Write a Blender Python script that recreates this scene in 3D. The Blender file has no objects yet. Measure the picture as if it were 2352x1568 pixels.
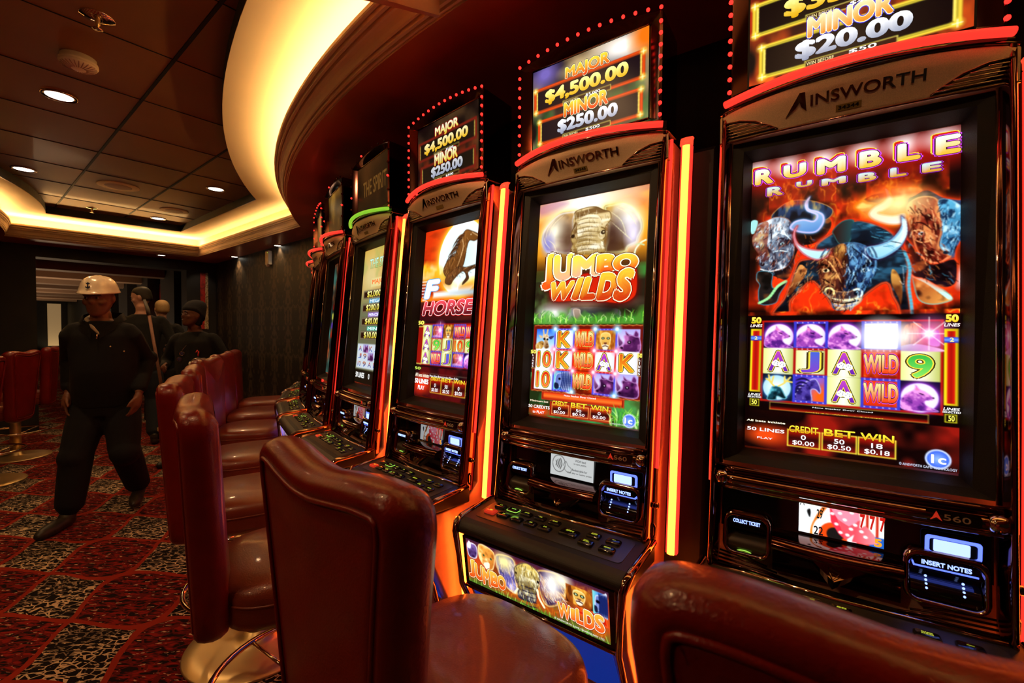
import bpy, math, random, numpy as np
from mathutils import Vector, Matrix
random.seed(7); rng = np.random.default_rng(7)
PI = math.pi
S = bpy.context.scene; COL = S.collection

# ------------------------------------------------------------------ camera, world, exposure
cam_d = bpy.data.cameras.new('camera'); cam = bpy.data.objects.new('camera', cam_d); COL.objects.link(cam)
cam_d.sensor_width = 36.0; cam_d.lens = 36.0 * 1022.7 / 2352.0; cam_d.clip_start = 0.02
cam.location = (0, 0, 1.36)
cam.rotation_mode = 'XYZ'
_p = math.atan((784 - 759.43) / 1022.7)
cam.matrix_world = Matrix.Translation((0, 0, 1.36)) @ Matrix.Rotation(PI/2 - _p, 4, 'X') @ Matrix.Rotation(math.radians(0.31), 4, 'Z')
cam_d.dof.use_dof = True; cam_d.dof.focus_distance = 1.6; cam_d.dof.aperture_fstop = 6.3
S.camera = cam
S.view_settings.view_transform = 'Standard'; S.view_settings.look = 'None'
S.view_settings.gamma = 1.0; S.view_settings.use_curve_mapping = False
S.view_settings.exposure = 0.0
W = bpy.data.worlds.new('world'); S.world = W; W.use_nodes = True
W.node_tree.nodes['Background'].inputs[0].default_value = (1.0, .55, .3, 1)
W.node_tree.nodes['Background'].inputs[1].default_value = 0.006

HC = 2.45          # soffit height
ZL = 2.57          # lip of the cove
ZC = 2.70          # cream plane
ZP = 2.79          # dark panels
CX, CY = 4.05, 6.38 # centre of the round machine island
AX = (-.780, .626) # room axis A (away, left); axis B is (.626, .780)

def lamp_spot(loc, power, size_deg=100, color=(1, .58, .26), radius=.03, blend=.6, aim=None):
    d = bpy.data.lights.new('spot_lamp', 'SPOT'); d.energy = power; d.spot_size = math.radians(size_deg)  # one name for the downlights and for the added spots
    d.spot_blend = blend; d.color = color; d.shadow_soft_size = radius
    o = bpy.data.objects.new('spot_lamp', d); COL.objects.link(o); o.location = loc
    if aim is not None:
        o.rotation_euler = (Vector(aim) - Vector(loc)).to_track_quat('-Z', 'Y').to_euler()
    return o

# ceiling downlights: (x, y, z, watts) - the ones in view, then unseen ones added to light headers and floor
DOWN_PANEL = [(-2.793, 2.774, ZP), (-4.398, 4.038, ZP), (-3.029, 4.577, ZP), (-4.59, 5.799, ZP), (-1.0, .6, ZP), (-.3, -.5, ZP), (-2.6, 1.2, ZP), (-4.2, 2.2, ZP), (-1.9, -.6, ZP)]
DOWN_SOFFIT = [(-5.18, 6.60, HC), (-3.04, 5.80, HC), (-4.17, 6.71, HC), (-1.6, 4.62, HC)]
for x, y, z in DOWN_PANEL:
    lamp_spot((x, y, z - .02), 27, 140)
for p_, a_, w_ in (((-1.0, .6), (.20, 1.45, 1.85), 26), ((-1.0, .6), (-.26, 1.80, 1.85), 20), ((-.3, -.5), (.72, 1.05, 1.85), 26), ((-2.6, 1.2), (-.70, 2.3, 1.85), 30)):      # narrow spots added to brighten the machine headers
    lamp_spot((*p_, ZP - .02), w_, 24, aim=a_)
for i, (x, y, z) in enumerate(DOWN_SOFFIT):
    lamp_spot((x, y, z - .02), [5, 14, 14, 6][i], 110)

# ------------------------------------------------------------------ node and material helpers
class E_:
    """tiny expression layer over math nodes"""
    def __init__(s, nt, v): s.nt = nt; s.v = v
    def _m(s, op, *a):
        n = s.nt.nodes.new('ShaderNodeMath'); n.operation = op
        for i, x in enumerate((s,) + a):
            x = x.v if isinstance(x, E_) else x
            if isinstance(x, (int, float)): n.inputs[i].default_value = x
            else: s.nt.links.new(x, n.inputs[i])
        return E_(s.nt, n.outputs[0])
    def __add__(s, o): return s._m('ADD', o)
    __radd__ = __add__
    def __sub__(s, o): return s._m('SUBTRACT', o)
    def __mul__(s, o): return s._m('MULTIPLY', o)
    __rmul__ = __mul__
    def __truediv__(s, o): return s._m('DIVIDE', o)
    def abs(s): return s._m('ABSOLUTE')
    def rnd(s): return s._m('ROUND')
    def frac(s): return s._m('FRACT')
    def sin(s): return s._m('SINE')
    def pow(s, o): return s._m('POWER', o)
    def lt(s, o): return s._m('LESS_THAN', o)
    def gt(s, o): return s._m('GREATER_THAN', o)
    def sm(s, a, b):
        n = s.nt.nodes.new('ShaderNodeMapRange'); n.interpolation_type = 'SMOOTHSTEP'
        n.inputs[1].default_value = a; n.inputs[2].default_value = b
        s.nt.links.new(s.v, n.inputs[0]); return E_(s.nt, n.outputs[0])
def mixc(nt, f, a, b):
    n = nt.nodes.new('ShaderNodeMix'); n.data_type = 'RGBA'
    for i, x in ((0, f), (6, a), (7, b)):
        x = x.v if isinstance(x, E_) else x
        if isinstance(x, (int, float)): n.inputs[i].default_value = x
        elif isinstance(x, tuple): n.inputs[i].default_value = (*x[:3], 1)
        else: nt.links.new(x, n.inputs[i])
    return n.outputs[2]
def mat(name, base=(.5, .5, .5), rough=.5, metal=0., emit=None, es=0., coat=0., ior=1.45, noise=None, bump=None, spec=.5):
    m = bpy.data.materials.new(name); m.use_nodes = True; nt = m.node_tree; b = nt.nodes['Principled BSDF']
    b.inputs['Base Color'].default_value = (*base, 1); b.inputs['Roughness'].default_value = rough
    b.inputs['Metallic'].default_value = metal; b.inputs['IOR'].default_value = ior
    b.inputs['Coat Weight'].default_value = coat; b.inputs['Coat Roughness'].default_value = .08
    b.inputs['Specular IOR Level'].default_value = spec
    if emit: b.inputs['Emission Color'].default_value = (*emit, 1); b.inputs['Emission Strength'].default_value = es
    if noise or bump:
        tc = nt.nodes.new('ShaderNodeTexCoord')
    if noise:     # (scale, amount): small natural variation of the colour
        n = nt.nodes.new('ShaderNodeTexNoise'); n.inputs['Scale'].default_value = noise[0]; nt.links.new(tc.outputs['Object'], n.inputs[0])
        k = noise[1]; nt.links.new(mixc(nt, n.outputs[0], tuple(c*(1-k) for c in base), tuple(min(1, c*(1+k)) for c in base)), b.inputs['Base Color'])
    if bump:
        n = nt.nodes.new('ShaderNodeTexNoise'); n.inputs['Scale'].default_value = bump[0]; n.inputs['Detail'].default_value = 4; nt.links.new(tc.outputs['Object'], n.inputs[0])
        bb = nt.nodes.new('ShaderNodeBump'); bb.inputs['Strength'].default_value = bump[1]; bb.inputs['Distance'].default_value = .002
        nt.links.new(n.outputs[0], bb.inputs['Height']); nt.links.new(bb.outputs[0], b.inputs['Normal'])
    return m
def art_mat(name, strength):
    m = bpy.data.materials.new(name); m.use_nodes = True; nt = m.node_tree; b = nt.nodes['Principled BSDF']
    a = nt.nodes.new('ShaderNodeVertexColor'); a.layer_name = 'art'
    b.inputs['Base Color'].default_value = (.01, .01, .01, 1); b.inputs['Roughness'].default_value = .3; b.inputs['Specular IOR Level'].default_value = .15
    nt.links.new(a.outputs[0], b.inputs['Emission Color']); b.inputs['Emission Strength'].default_value = strength
    m.cycles.emission_sampling = 'NONE'
    return m
def paint_mat(name, rough=.5):     # printed surfaces: colour only, lit by the room
    m = bpy.data.materials.new(name); m.use_nodes = True; nt = m.node_tree; b = nt.nodes['Principled BSDF']
    a = nt.nodes.new('ShaderNodeVertexColor'); a.layer_name = 'art'
    nt.links.new(a.outputs[0], b.inputs['Base Color']); b.inputs['Roughness'].default_value = rough
    return m

M = {}
M['chrome'] = mat('bronze_chrome', (.42, .27, .20), .07, 1.)
M['frame'] = mat('maroon_chrome', (.16, .055, .045), .09, 1., coat=.5)
M['bright'] = mat('bright_chrome', (.75, .62, .5), .06, 1.)
M['black'] = mat('black_matte', (.006, .006, .006), .45, noise=(40, .3), spec=.3)
M['bezel'] = mat('black_bezel', (.016, .012, .009), .5, bump=(900, .3), spec=.35)
M['gloss'] = mat('black_gloss', (.008, .006, .006), .08, coat=.6)
M['silver'] = mat('sparkle_silver', (.75, .56, .36), .38, .5, noise=(700, .35), bump=(1200, .5))
M['side'] = mat('painted_side_panel', (.7, .45, .36), .30, .0, coat=.3, noise=(30, .15))
M['deck'] = mat('deck_black', (.02, .018, .015), .4, bump=(1500, .3))
M['plate'] = mat('deck_plate', (.10, .085, .065), .35, .6)
M['btn'] = mat('button_black', (.01, .01, .01), .12, coat=.8)
M['btn_r'] = mat('button_red', (.6, .05, .02), .2, emit=(1, .05, .02), es=.35)
M['lime'] = mat('legend_lime', (.2, .3, .05), .4, emit=(.62, .70, .04), es=.75)
M['limeb'] = mat('legend_lime_bright', (.2, .3, .05), .4, emit=(.40, .85, .10), es=.9)
M['blue'] = mat('blue_light', (.05, .08, .5), .3, emit=(.1, .16, 1), es=2.2)
M['blueb'] = mat('blue_light_bright', (.2, .3, .8), .3, emit=(.3, .42, 1), es=2.2)
M['redled'] = mat('red_bulb', (.6, .05, .03), .3, emit=(1, .022, .016), es=2.6)
M['redoff'] = mat('unlit_bulb', (.12, .02, .02), .2)
M['neon'] = mat('neon_amber', (.8, .3, .1), .3, emit=(1, .13, .012), es=12)
M['neonend'] = mat('neon_end', (.8, .1, .05), .3, emit=(1, .05, .02), es=1.6)
M['redstrip'] = mat('red_strip', (.6, .05, .03), .3, emit=(1, .035, .022), es=1.3)
M['greenstrip'] = mat('green_strip', (.2, .5, .05), .3, emit=(.22, .55, .03), es=1.0)
M['leather'] = mat('burgundy_leather', (.165, .0055, .0035), .28, coat=.12, noise=(14, .25), bump=(260, .35))
M['leather_s'] = mat('seat_leather', (.19, .032, .014), .31, coat=.2, noise=(14, .2), bump=(260, .35))
M['gold'] = mat('champagne_metal', (.72, .52, .24), .36, .85, bump=(20, .1))
M['ring'] = mat('polished_ring', (.8, .66, .5), .08, 1.)
M['cream'] = mat('cream_plaster', (.88, .72, .50), .7, noise=(3, .04))
M['mould'] = mat('cornice_paint', (.85, .62, .42), .6)
M['soffit'] = mat('soffit_lacquer', (.55, .12, .055), .36, coat=.15, noise=(2, .25))
M['panel'] = mat('ceiling_panel_lacquer', (.26, .105, .035), .5, coat=.05, noise=(1.5, .2))
M['seam'] = mat('dark_gap', (.004, .003, .003), .6)
M['cove'] = mat('cove_strip', (.9, .7, .4), .5, emit=(1, .68, .28), es=27.0)
M['lamp'] = mat('lamp_lens', (1, 1, 1), .4, emit=(1, .9, .72), es=9.0)
M['white'] = mat('white_plastic', (.88, .80, .66), .4, noise=(30, .05))
M['speaker'] = mat('speaker_grille', (.42, .26, .22), .6, noise=(300, .4))
M['wallblack'] = mat('black_wall', (.012, .009, .007), .6, noise=(6, .3))
M['letter'] = mat('raised_letter', (.95, .80, .58), .28, .5)
M['metal'] = mat('steel', (.6, .55, .5), .25, 1.)

# ------------------------------------------------------------------ object helpers
def tag(o, label=None, cat=None, group=None, kind=None):
    if label: o['label'] = label
    if cat: o['category'] = cat
    if group: o['group'] = group
    if kind: o['kind'] = kind
    return o
def empty(name, loc=(0, 0, 0), rz=0.):
    o = bpy.data.objects.new(name, None); COL.objects.link(o); o.location = loc; o.rotation_euler = (0, 0, rz)
    o.empty_display_size = .1; return o
def copy_tree(o, parent=None):
    c = o.copy(); COL.objects.link(c); c.parent = parent
    for ch in list(o.children): copy_tree(ch, c)
    return c

class MB:
    """collects shapes; build() links them as one mesh object"""
    def __init__(s, T=None): s.v = []; s.f = []; s.m = []; s.s = []; s.T = T; s.ms = []
    def mi(s, m):
        if m is None: return 0
        if m not in s.ms: s.ms.append(m)
        return s.ms.index(m)
    def add(s, vs, fs, m=None, smooth=False):
        n = len(s.v)
        s.v += [tuple(s.T(*p)) if s.T else tuple(p) for p in vs]
        k = s.mi(m)
        for f in fs: s.f.append(tuple(i + n for i in f)); s.m.append(k); s.s.append(smooth)
        return s
    def box(s, a, b, m=None):
        (x0, y0, z0), (x1, y1, z1) = a, b
        return s.add([(x0,y0,z0),(x1,y0,z0),(x1,y1,z0),(x0,y1,z0),(x0,y0,z1),(x1,y0,z1),(x1,y1,z1),(x0,y1,z1)],
              [(0,3,2,1),(4,5,6,7),(0,1,5,4),(1,2,6,5),(2,3,7,6),(3,0,4,7)], m)
    def loft(s, rings, m=None, closed=True, cap=True, smooth=True):
        n = len(rings[0]); vs = [p for r in rings for p in r]; fs = []
        for i in range(len(rings) - 1):
            for j in range(n if closed else n - 1):
                k = (j + 1) % n; fs.append((i*n + j, i*n + k, (i+1)*n + k, (i+1)*n + j))
        if cap and closed: fs.append(tuple(range(n))[::-1]); fs.append(tuple((len(rings)-1)*n + j for j in range(n)))
        return s.add(vs, fs, m, smooth)
    def tube(s, path, r, m=None, n=10, closed=False, cap=True):
        P = [Vector(p) for p in path]; R = r if isinstance(r, (list, tuple)) else [r]*len(P); rings = []; up = None
        for i, p in enumerate(P):
            a = P[i-1] if i > 0 else (P[-1] if closed else p); b = P[i+1] if i < len(P)-1 else (P[0] if closed else p)
            t = (b - a).normalized()
            if up is None: up = Vector((0, 0, 1)) if abs(t.z) < .9 else Vector((1, 0, 0))
            e1 = (up - t*up.dot(t)).normalized(); e2 = t.cross(e1); up = e1
            rings.append([tuple(p + (e1*math.cos(2*PI*j/n) + e2*math.sin(2*PI*j/n))*R[i]) for j in range(n)])
        if closed: rings.append(rings[0])
        return s.loft(rings, m, True, cap and not closed)
    def lathe(s, prof, m=None, n=32, c=(0, 0), smooth=True):
        return s.loft([[(c[0] + r*math.cos(2*PI*j/n), c[1] + r*math.sin(2*PI*j/n), z) for j in range(n)] for r, z in prof], m, True, True, smooth)
    def prism(s, poly, a, b, f, m=None):
        """polygon in 2D extruded from a to b; f(p, q, t) -> xyz"""
        n = len(poly); vs = [f(p, q, a) for p, q in poly] + [f(p, q, b) for p, q in poly]
        return s.add(vs, [tuple(range(n))[::-1], tuple(range(n, 2*n))] + [(i, (i+1) % n, n + (i+1) % n, n + i) for i in range(n)], m)
    def ball(s, c, r, m=None, n=10, sq=(1, 1, 1)):
        return s.loft([[(c[0] + sq[0]*r*math.sin(PI*i/n)*math.cos(2*PI*j/(n+2)), c[1] + sq[1]*r*math.sin(PI*i/n)*math.sin(2*PI*j/(n+2)), c[2] + sq[2]*r*math.cos(PI*i/n)) for j in range(n+2)] for i in [.02] + list(range(1, n)) + [n-.02]], m)
    def build(s, name, m=None, parent=None, bevel=0, seg=2, sub=0, loc=None, fix=True):
        me = bpy.data.meshes.new(name); me.from_pydata(s.v, [], s.f)
        mats = list(s.ms)
        if m is not None and not mats: mats = [m]
        for x in mats: me.materials.append(x)
        me.polygons.foreach_set('material_index', s.m); me.polygons.foreach_set('use_smooth', s.s)
        if fix:
            import bmesh
            bm = bmesh.new(); bm.from_mesh(me); bmesh.ops.recalc_face_normals(bm, faces=bm.faces); bm.to_mesh(me); bm.free()
        me.update()
        o = bpy.data.objects.new(name, me); COL.objects.link(o)
        if parent: o.parent = parent
        if loc: o.location = loc
        if bevel:
            b = o.modifiers.new('bevel', 'BEVEL'); b.width = bevel; b.segments = seg; b.limit_method = 'ANGLE'; b.harden_normals = False
        if sub: q = o.modifiers.new('sub', 'SUBSURF'); q.levels = q.render_levels = sub
        return o
def struct(o): o['kind'] = 'structure'; return o

_tc = {}
def text_geo(body, offset=0., shear=0.):
    """outline text as (verts Nx2 in cap-height units, faces, width)"""
    k = (body, offset, shear)
    if k in _tc: return _tc[k]
    c = bpy.data.curves.new('t', 'FONT'); c.body = body; c.size = 1.; c.offset = offset; c.shear = shear; c.resolution_u = 4
    o = bpy.data.objects.new('t', c); me = bpy.data.meshes.new_from_object(o)
    v = np.array([(p.co.x, p.co.y) for p in me.vertices]); f = [tuple(p.vertices) for p in me.polygons]
    bpy.data.objects.remove(o); bpy.data.curves.remove(c); bpy.data.meshes.remove(me)
    _tc[k] = (v, f); return _tc[k]

# ------------------------------------------------------------------ pictures shown on the screens (drawn in code)
def hexc(c): return np.array([int(c[i:i+2], 16) / 255. for i in (0, 2, 4)])
def smooth_closed(P, n=6, closed=True):
    P = np.array(P, float); N = len(P); out = []
    for i in range(N if closed else N - 1):
        g = (lambda k: P[k % N]) if closed else (lambda k: P[min(max(k, 0), N - 1)])
        a, b, c, d = g(i-1), g(i), g(i+1), g(i+2)
        for t in np.arange(n) / n:
            out.append(.5*((2*b) + (c-a)*t + (2*a-5*b+4*c-d)*t*t + (3*b-a-3*c+d)*t**3))
    if not closed: out.append(P[-1])
    return np.array(out)
class Art:
    def __init__(s, w, A, bg='000000'):
        s.w = w; s.A = A; s.h = int(round(w*A)); s.px = 1. / w
        s.x, s.y = np.meshgrid((np.arange(s.w)+.5)/s.w, (np.arange(s.h)+.5)/s.w)
        s.img = np.zeros((s.h, s.w, 3)) + hexc(bg); s.txt = []
    def _win(s, x0, y0, x1, y1, pad):
        a = max(0, int((y0-pad)*s.w)); b = min(s.h, int((y1+pad)*s.w)+2); c = max(0, int((x0-pad)*s.w)); d = min(s.w, int((x1+pad)*s.w)+2)
        return slice(a, max(a, b)), slice(c, max(c, d))
    def mixin(s, W, al, col):
        col = hexc(col) if isinstance(col, str) else col
        s.img[W] += (col - s.img[W]) * al[..., None]
    def noise(s, sc, oct=3, seed=0, sx=1., sy=1.):
        r = np.random.default_rng(seed); out = 0; amp = 1; tot = 0
        for o in range(oct):
            g = r.random((64, 64)); fx = s.x*sc*sx*2**o; fy = s.y*sc*sy*2**o
            ix = np.floor(fx).astype(int); iy = np.floor(fy).astype(int); tx = fx-ix; ty = fy-iy
            tx = tx*tx*(3-2*tx); ty = ty*ty*(3-2*ty)
            q = lambda a, b: g[(iy+b) % 64, (ix+a) % 64]
            out = out + amp*((q(0,0)*(1-tx)+q(1,0)*tx)*(1-ty) + (q(0,1)*(1-tx)+q(1,1)*tx)*ty); tot += amp; amp *= .55
        return out / tot
    def sdf(s, P, W):
        x = s.x[W]; y = s.y[W]; ins = np.zeros(x.shape, bool); d = np.full(x.shape, 9.)
        n = len(P)
        for i in range(n):
            ax, ay = P[i]; bx, by = P[(i+1) % n]
            dx, dy = bx-ax, by-ay; L = dx*dx+dy*dy+1e-12
            t = np.clip(((x-ax)*dx+(y-ay)*dy)/L, 0, 1)
            d = np.minimum(d, (x-ax-t*dx)**2 + (y-ay-t*dy)**2)
            if ay != by:
                ins ^= ((ay > y) != (by > y)) & (x < (bx-ax)*(y-ay)/(by-ay)+ax)
        d = np.sqrt(d); return np.where(ins, -d, d)
    def poly(s, P, col, col2=None, ang=90, rim=None, rimw=.01, glow=None, gw=.03, tex=None, a=1., sm=True, soft=1., shade=.0):
        """filled shape; col->col2 gradient along ang, rim = edge light, glow = halo, tex = (dark, light, scale, seed, sx, sy) streaks"""
        P = smooth_closed(P, 4) if sm else np.array(P, float)
        x0, y0 = P.min(0); x1, y1 = P.max(0); W = s._win(x0, y0, x1, y1, gw*2 if glow else .01)
        if s.x[W].size == 0: return
        d = s.sdf(P, W)
        if glow: s.mixin(W, np.exp(-np.maximum(d, 0)/gw)*.95*(d < gw*4), glow)
        al = np.clip(.5 - d/(s.px*soft), 0, 1)*a
        c = hexc(col) + np.zeros(d.shape + (3,))
        if col2:
            ux, uy = math.cos(math.radians(ang)), math.sin(math.radians(ang)); q = s.x[W]*ux + s.y[W]*uy
            cs = [x0*ux+y0*uy, x1*ux+y0*uy, x0*ux+y1*uy, x1*ux+y1*uy]; t = np.clip((q-min(cs))/(max(cs)-min(cs)), 0, 1)[..., None]
            cc = [hexc(col)] + [hexc(k) for k in (col2 if isinstance(col2, list) else [col2])]
            t = t*(len(cc)-1); c = 0
            for i, k in enumerate(cc): c = c + k*np.clip(1-np.abs(t-i), 0, 1)
        if tex:
            dk, lt, sc, seed, sx, sy = tex; n = s.noise(sc, 3, seed, sx, sy)[W]
            c = c + (hexc(lt) - c)*np.clip((n-.56)*6, 0, 1)[..., None]*.9
            c = c + (hexc(dk) - c)*np.clip((.46-n)*7, 0, 1)[..., None]*.9
        if shade: c = c*(1-shade*np.exp(d/.02))[..., None]
        if rim: c = c + (hexc(rim) - c)*np.exp(-((d+rimw*.5)/(rimw*.5))**2)[..., None]*.85
        s.img[W] += (c - s.img[W])*al[..., None]
    def line(s, P, w, col, a=1., closed=False, sm=True, taper=False):
        P = smooth_closed(P, 5, closed) if sm else np.array(P, float)
        if closed: P = np.vstack([P, P[:1]])
        for i in range(len(P)-1):
            (ax, ay), (bx, by) = P[i], P[i+1]; ww = w*(math.sin(PI*(i+.5)/(len(P)-1))**.6 if taper else 1)
            W = s._win(min(ax, bx), min(ay, by), max(ax, bx), max(ay, by), ww)
            x = s.x[W]; y = s.y[W]; dx, dy = bx-ax, by-ay; L = dx*dx+dy*dy+1e-12
            t = np.clip(((x-ax)*dx+(y-ay)*dy)/L, 0, 1); d = np.hypot(x-ax-t*dx, y-ay-t*dy)
            s.mixin(W, np.clip((ww/2-d)/s.px+.5, 0, 1)*a, col)
    def fur(s, P, n, cols, seed, ang, L, split=None, a=.75):
        """short brush strokes inside a shape, fanning out along ang"""
        P = np.array(P); r = random.Random(seed); x0, y0 = P.min(0); x1, y1 = P.max(0); cx = (x0+x1)/2
        for k in range(n):
            x = r.uniform(x0, x1); y = r.uniform(y0, y1); c = False
            for i in range(len(P)):
                (ax, ay), (bx, by) = P[i], P[(i+1) % len(P)]
                if ay != by and ((ay > y) != (by > y)) and x < (bx-ax)*(y-ay)/(by-ay)+ax: c = not c
            if not c: continue
            t = math.radians(ang + r.uniform(-28, 28) - (x-cx)*160); l = L*r.uniform(.5, 1.2); b = r.uniform(-.25, .25)
            q = [(x, y), (x+l*.5*math.cos(t), y+l*.5*math.sin(t)), (x+l*math.cos(t+b), y+l*math.sin(t+b))]
            s.line(q, .0045*r.uniform(.6, 1.3), r.choice(split[1] if split and x > split[0] else cols), a, sm=False, taper=True)
    def ell(s, cx, cy, rx, ry, col, soft=0, a=1., glow=None, gw=.03, col2=None):
        W = s._win(cx-rx, cy-ry, cx+rx, cy+ry, max(soft*rx, gw*3 if glow else .01))
        if s.x[W].size == 0: return
        r = np.hypot((s.x[W]-cx)/rx, (s.y[W]-cy)/ry); e = max(soft, s.px/min(rx, ry))
        if glow: s.mixin(W, np.exp(-np.maximum(r-1, 0)*rx/gw), glow)
        al = np.clip((1+e/2-r)/e, 0, 1)*a
        c = hexc(col) if not col2 else hexc(col2) + (hexc(col)-hexc(col2))*np.clip(r, 0, 1)[..., None]
        s.img[W] += (c - s.img[W])*al[..., None]
    def rect(s, x0, y0, x1, y1, col, col2=None, ang=90, r=0, a=1., **k):
        s.poly([(x0, y0), (x1, y0), (x1, y1), (x0, y1)], col, col2, ang, a=a, sm=False, **k)
    def frame(s, x0, y0, x1, y1, w, col):
        for q in ((x0, y0, x1, y0+w), (x0, y1-w, x1, y1), (x0, y0, x0+w, y1), (x1-w, y0, x1, y1)): s.rect(*q, col)
    def fire(s, y0, y1, seed=1, x0=0., x1=1., amt=1.):
        W = s._win(x0, y0, x1, y1, 0); n = s.noise(7, 4, seed, 1.3, .8)[W]; m = s.noise(16, 3, seed+5, 1.2, .6)[W]
        yy = s.y[W]; xx = s.x[W]; e = np.clip((yy-y0)/(.25*(y1-y0)), 0, 1)*np.clip((y1-yy)/(.1*(y1-y0)), 0, 1)
        r = np.clip((n-.33)*5, 0, 1)*e; s.mixin(W, r*amt, 'e8300a')
        s.mixin(W, np.clip((np.abs(m-.5)*-14+.9), 0, 1)*np.clip((n-.40)*6, 0, 1)*e*amt, 'ff9010')
        s.mixin(W, np.clip((np.abs(m-.5)*-22+.6), 0, 1)*np.clip((n-.52)*8, 0, 1)*e*amt, 'ffe860')
        s.mixin(W, np.clip((.40-n)*9, 0, 1)*e*amt*.7, '300400')
    # ---- writing: kept as outlines so that it stays sharp
    def text(s, body, x0, y0, x1, y1, top='ffffff', bot=None, bold=.02, out=None, outw=.05, shear=0., out2=None, out2w=.09, dx=0, dy=0, fit=True, rise=0.):
        """text fitted in the box x0..x1, y0..y1 (y down); bot = colour at the foot; out/out2 = outline colours; rise = baseline climbs to the right"""
        bold = min(bold, .11)*(.9 if bold > .04 else .5); outw = bold + .026 + max(0, outw-.08)*.5; out2w = outw + .03
        v, f = text_geo(body, 0., shear)
        e = (out2w if out2 else outw)*.6 if out else 0
        lo = v.min(0) - e; hi = v.max(0) + e; sx = (x1-x0)/(hi[0]-lo[0]); sy = (y1-y0)/(hi[1]-lo[1])
        if not fit: sx = sy
        for off, c1, c2 in (([(out2w, out2, out2)] if out2 else []) + ([(outw, out, out)] if out else []) + [(bold, top, bot or top)]):
            t = np.clip((v[:, 1]-lo[1])/(hi[1]-lo[1]), 0, 1)[:, None]; cl = hexc(c2) + (hexc(c1)-hexc(c2))*t
            for k in range(9 if off > 0 else 1):      # thickened by copies set a little apart
                ox, oy = (0, 0) if k == 0 else (off*math.cos(k*PI/4), off*math.sin(k*PI/4))
                X = x0 + (v[:, 0]+ox-lo[0])*sx; Y = y1 - (v[:, 1]+oy-lo[1])*sy - rise*(X-x0)
                s.txt.append((np.c_[X, Y], f, cl))
def srgb2lin(c): return np.where(c <= .04045, c/12.92, ((np.clip(c, 0, 1)+.055)/1.055)**2.4)
def art_mesh(name, art, material, place, parent=None):
    """place(x, y, d) maps picture coordinates (x 0..1, y down) and a lift d to space"""
    w, h = art.w, art.h
    gx, gy = np.meshgrid(np.arange(w+1)/w, np.arange(h+1)/w*(art.A/(h/w)))
    pad = np.pad(art.img, ((0, 1), (0, 1), (0, 0)), 'edge'); im = (pad + np.roll(pad, 1, 0) + np.roll(pad, 1, 1) + np.roll(np.roll(pad, 1, 0), 1, 1))/4
    im[0] = pad[0]; im[:, 0] = pad[:, 0]
    V = [place(gx.ravel(), gy.ravel(), 0)]; C_ = [im.reshape(-1, 3)]
    i = (np.arange(h)[:, None]*(w+1) + np.arange(w)[None]).ravel()
    F = np.c_[i, i+w+1, i+w+2, i+1]; loops = [F.ravel()]; tot = [np.full(len(F), 4)]; n = V[0].shape[0]; d = .0003
    for P, f, c in art.txt:
        V.append(place(P[:, 0], P[:, 1], d)); C_.append(c); d += .000006
        loops.append(np.array([k+n for q in f for k in q], int)); tot.append(np.array([len(q) for q in f], int)); n += len(P)
    V = np.vstack(V).astype(np.float32); C_ = np.vstack(C_); loops = np.concatenate(loops); tot = np.concatenate(tot)
    me = bpy.data.meshes.new(name); me.vertices.add(len(V)); me.vertices.foreach_set('co', V.ravel())
    me.loops.add(len(loops)); me.loops.foreach_set('vertex_index', loops.astype(np.int32))
    me.polygons.add(len(tot)); me.polygons.foreach_set('loop_start', np.concatenate([[0], np.cumsum(tot)[:-1]]).astype(np.int32))
    me.polygons.foreach_set('loop_total', tot.astype(np.int32)); me.update(calc_edges=True)
    a = me.color_attributes.new('art', 'FLOAT_COLOR', 'POINT')
    a.data.foreach_set('color', np.c_[srgb2lin(np.clip(C_, 0, 1)), np.ones(len(C_))].astype(np.float32).ravel())
    me.materials.append(material); o = bpy.data.objects.new(name, me); COL.objects.link(o)
    if parent: o.parent = parent
    return o

# ---- reel symbols, each drawn inside its own box of the picture
def T(x0, y0, x1, y1): return lambda P: [(x0 + (x1-x0)*a, y0 + (y1-y0)*b) for a, b in P]
def sy_wolf(A, b):
    t = T(*b); A.rect(*b, '14062e'); cx, cy = t([(.5, .55)])[0]; w = b[2]-b[0]; h = b[3]-b[1]
    A.ell(cx, cy, w*.46, h*.48, 'e6defa', glow='a040d0', gw=.01, col2='ffffff')
    A.poly(t([(.36,.28),(.40,.12),(.52,.26),(.66,.34),(.85,.52),(.82,.6),(.64,.66),(.7,.8),(.98,.96),(.6,1.),(.2,1.),(.02,.9),(.04,.62),(.16,.44)]), 'c860c8', '7a2ca0', 60, tex=('4a1878','f4a0e8',40,3,1,1), rim='f8c0ff', rimw=.004)
    A.ell(*t([(.84,.53)])[0], w*.025, h*.02, '100010'); A.line(t([(.5,.4),(.6,.44)]), .004, '200030')
    A.poly(t([(.4,.3),(.42,.2),(.5,.3)]), 'ff80c0')
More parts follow.
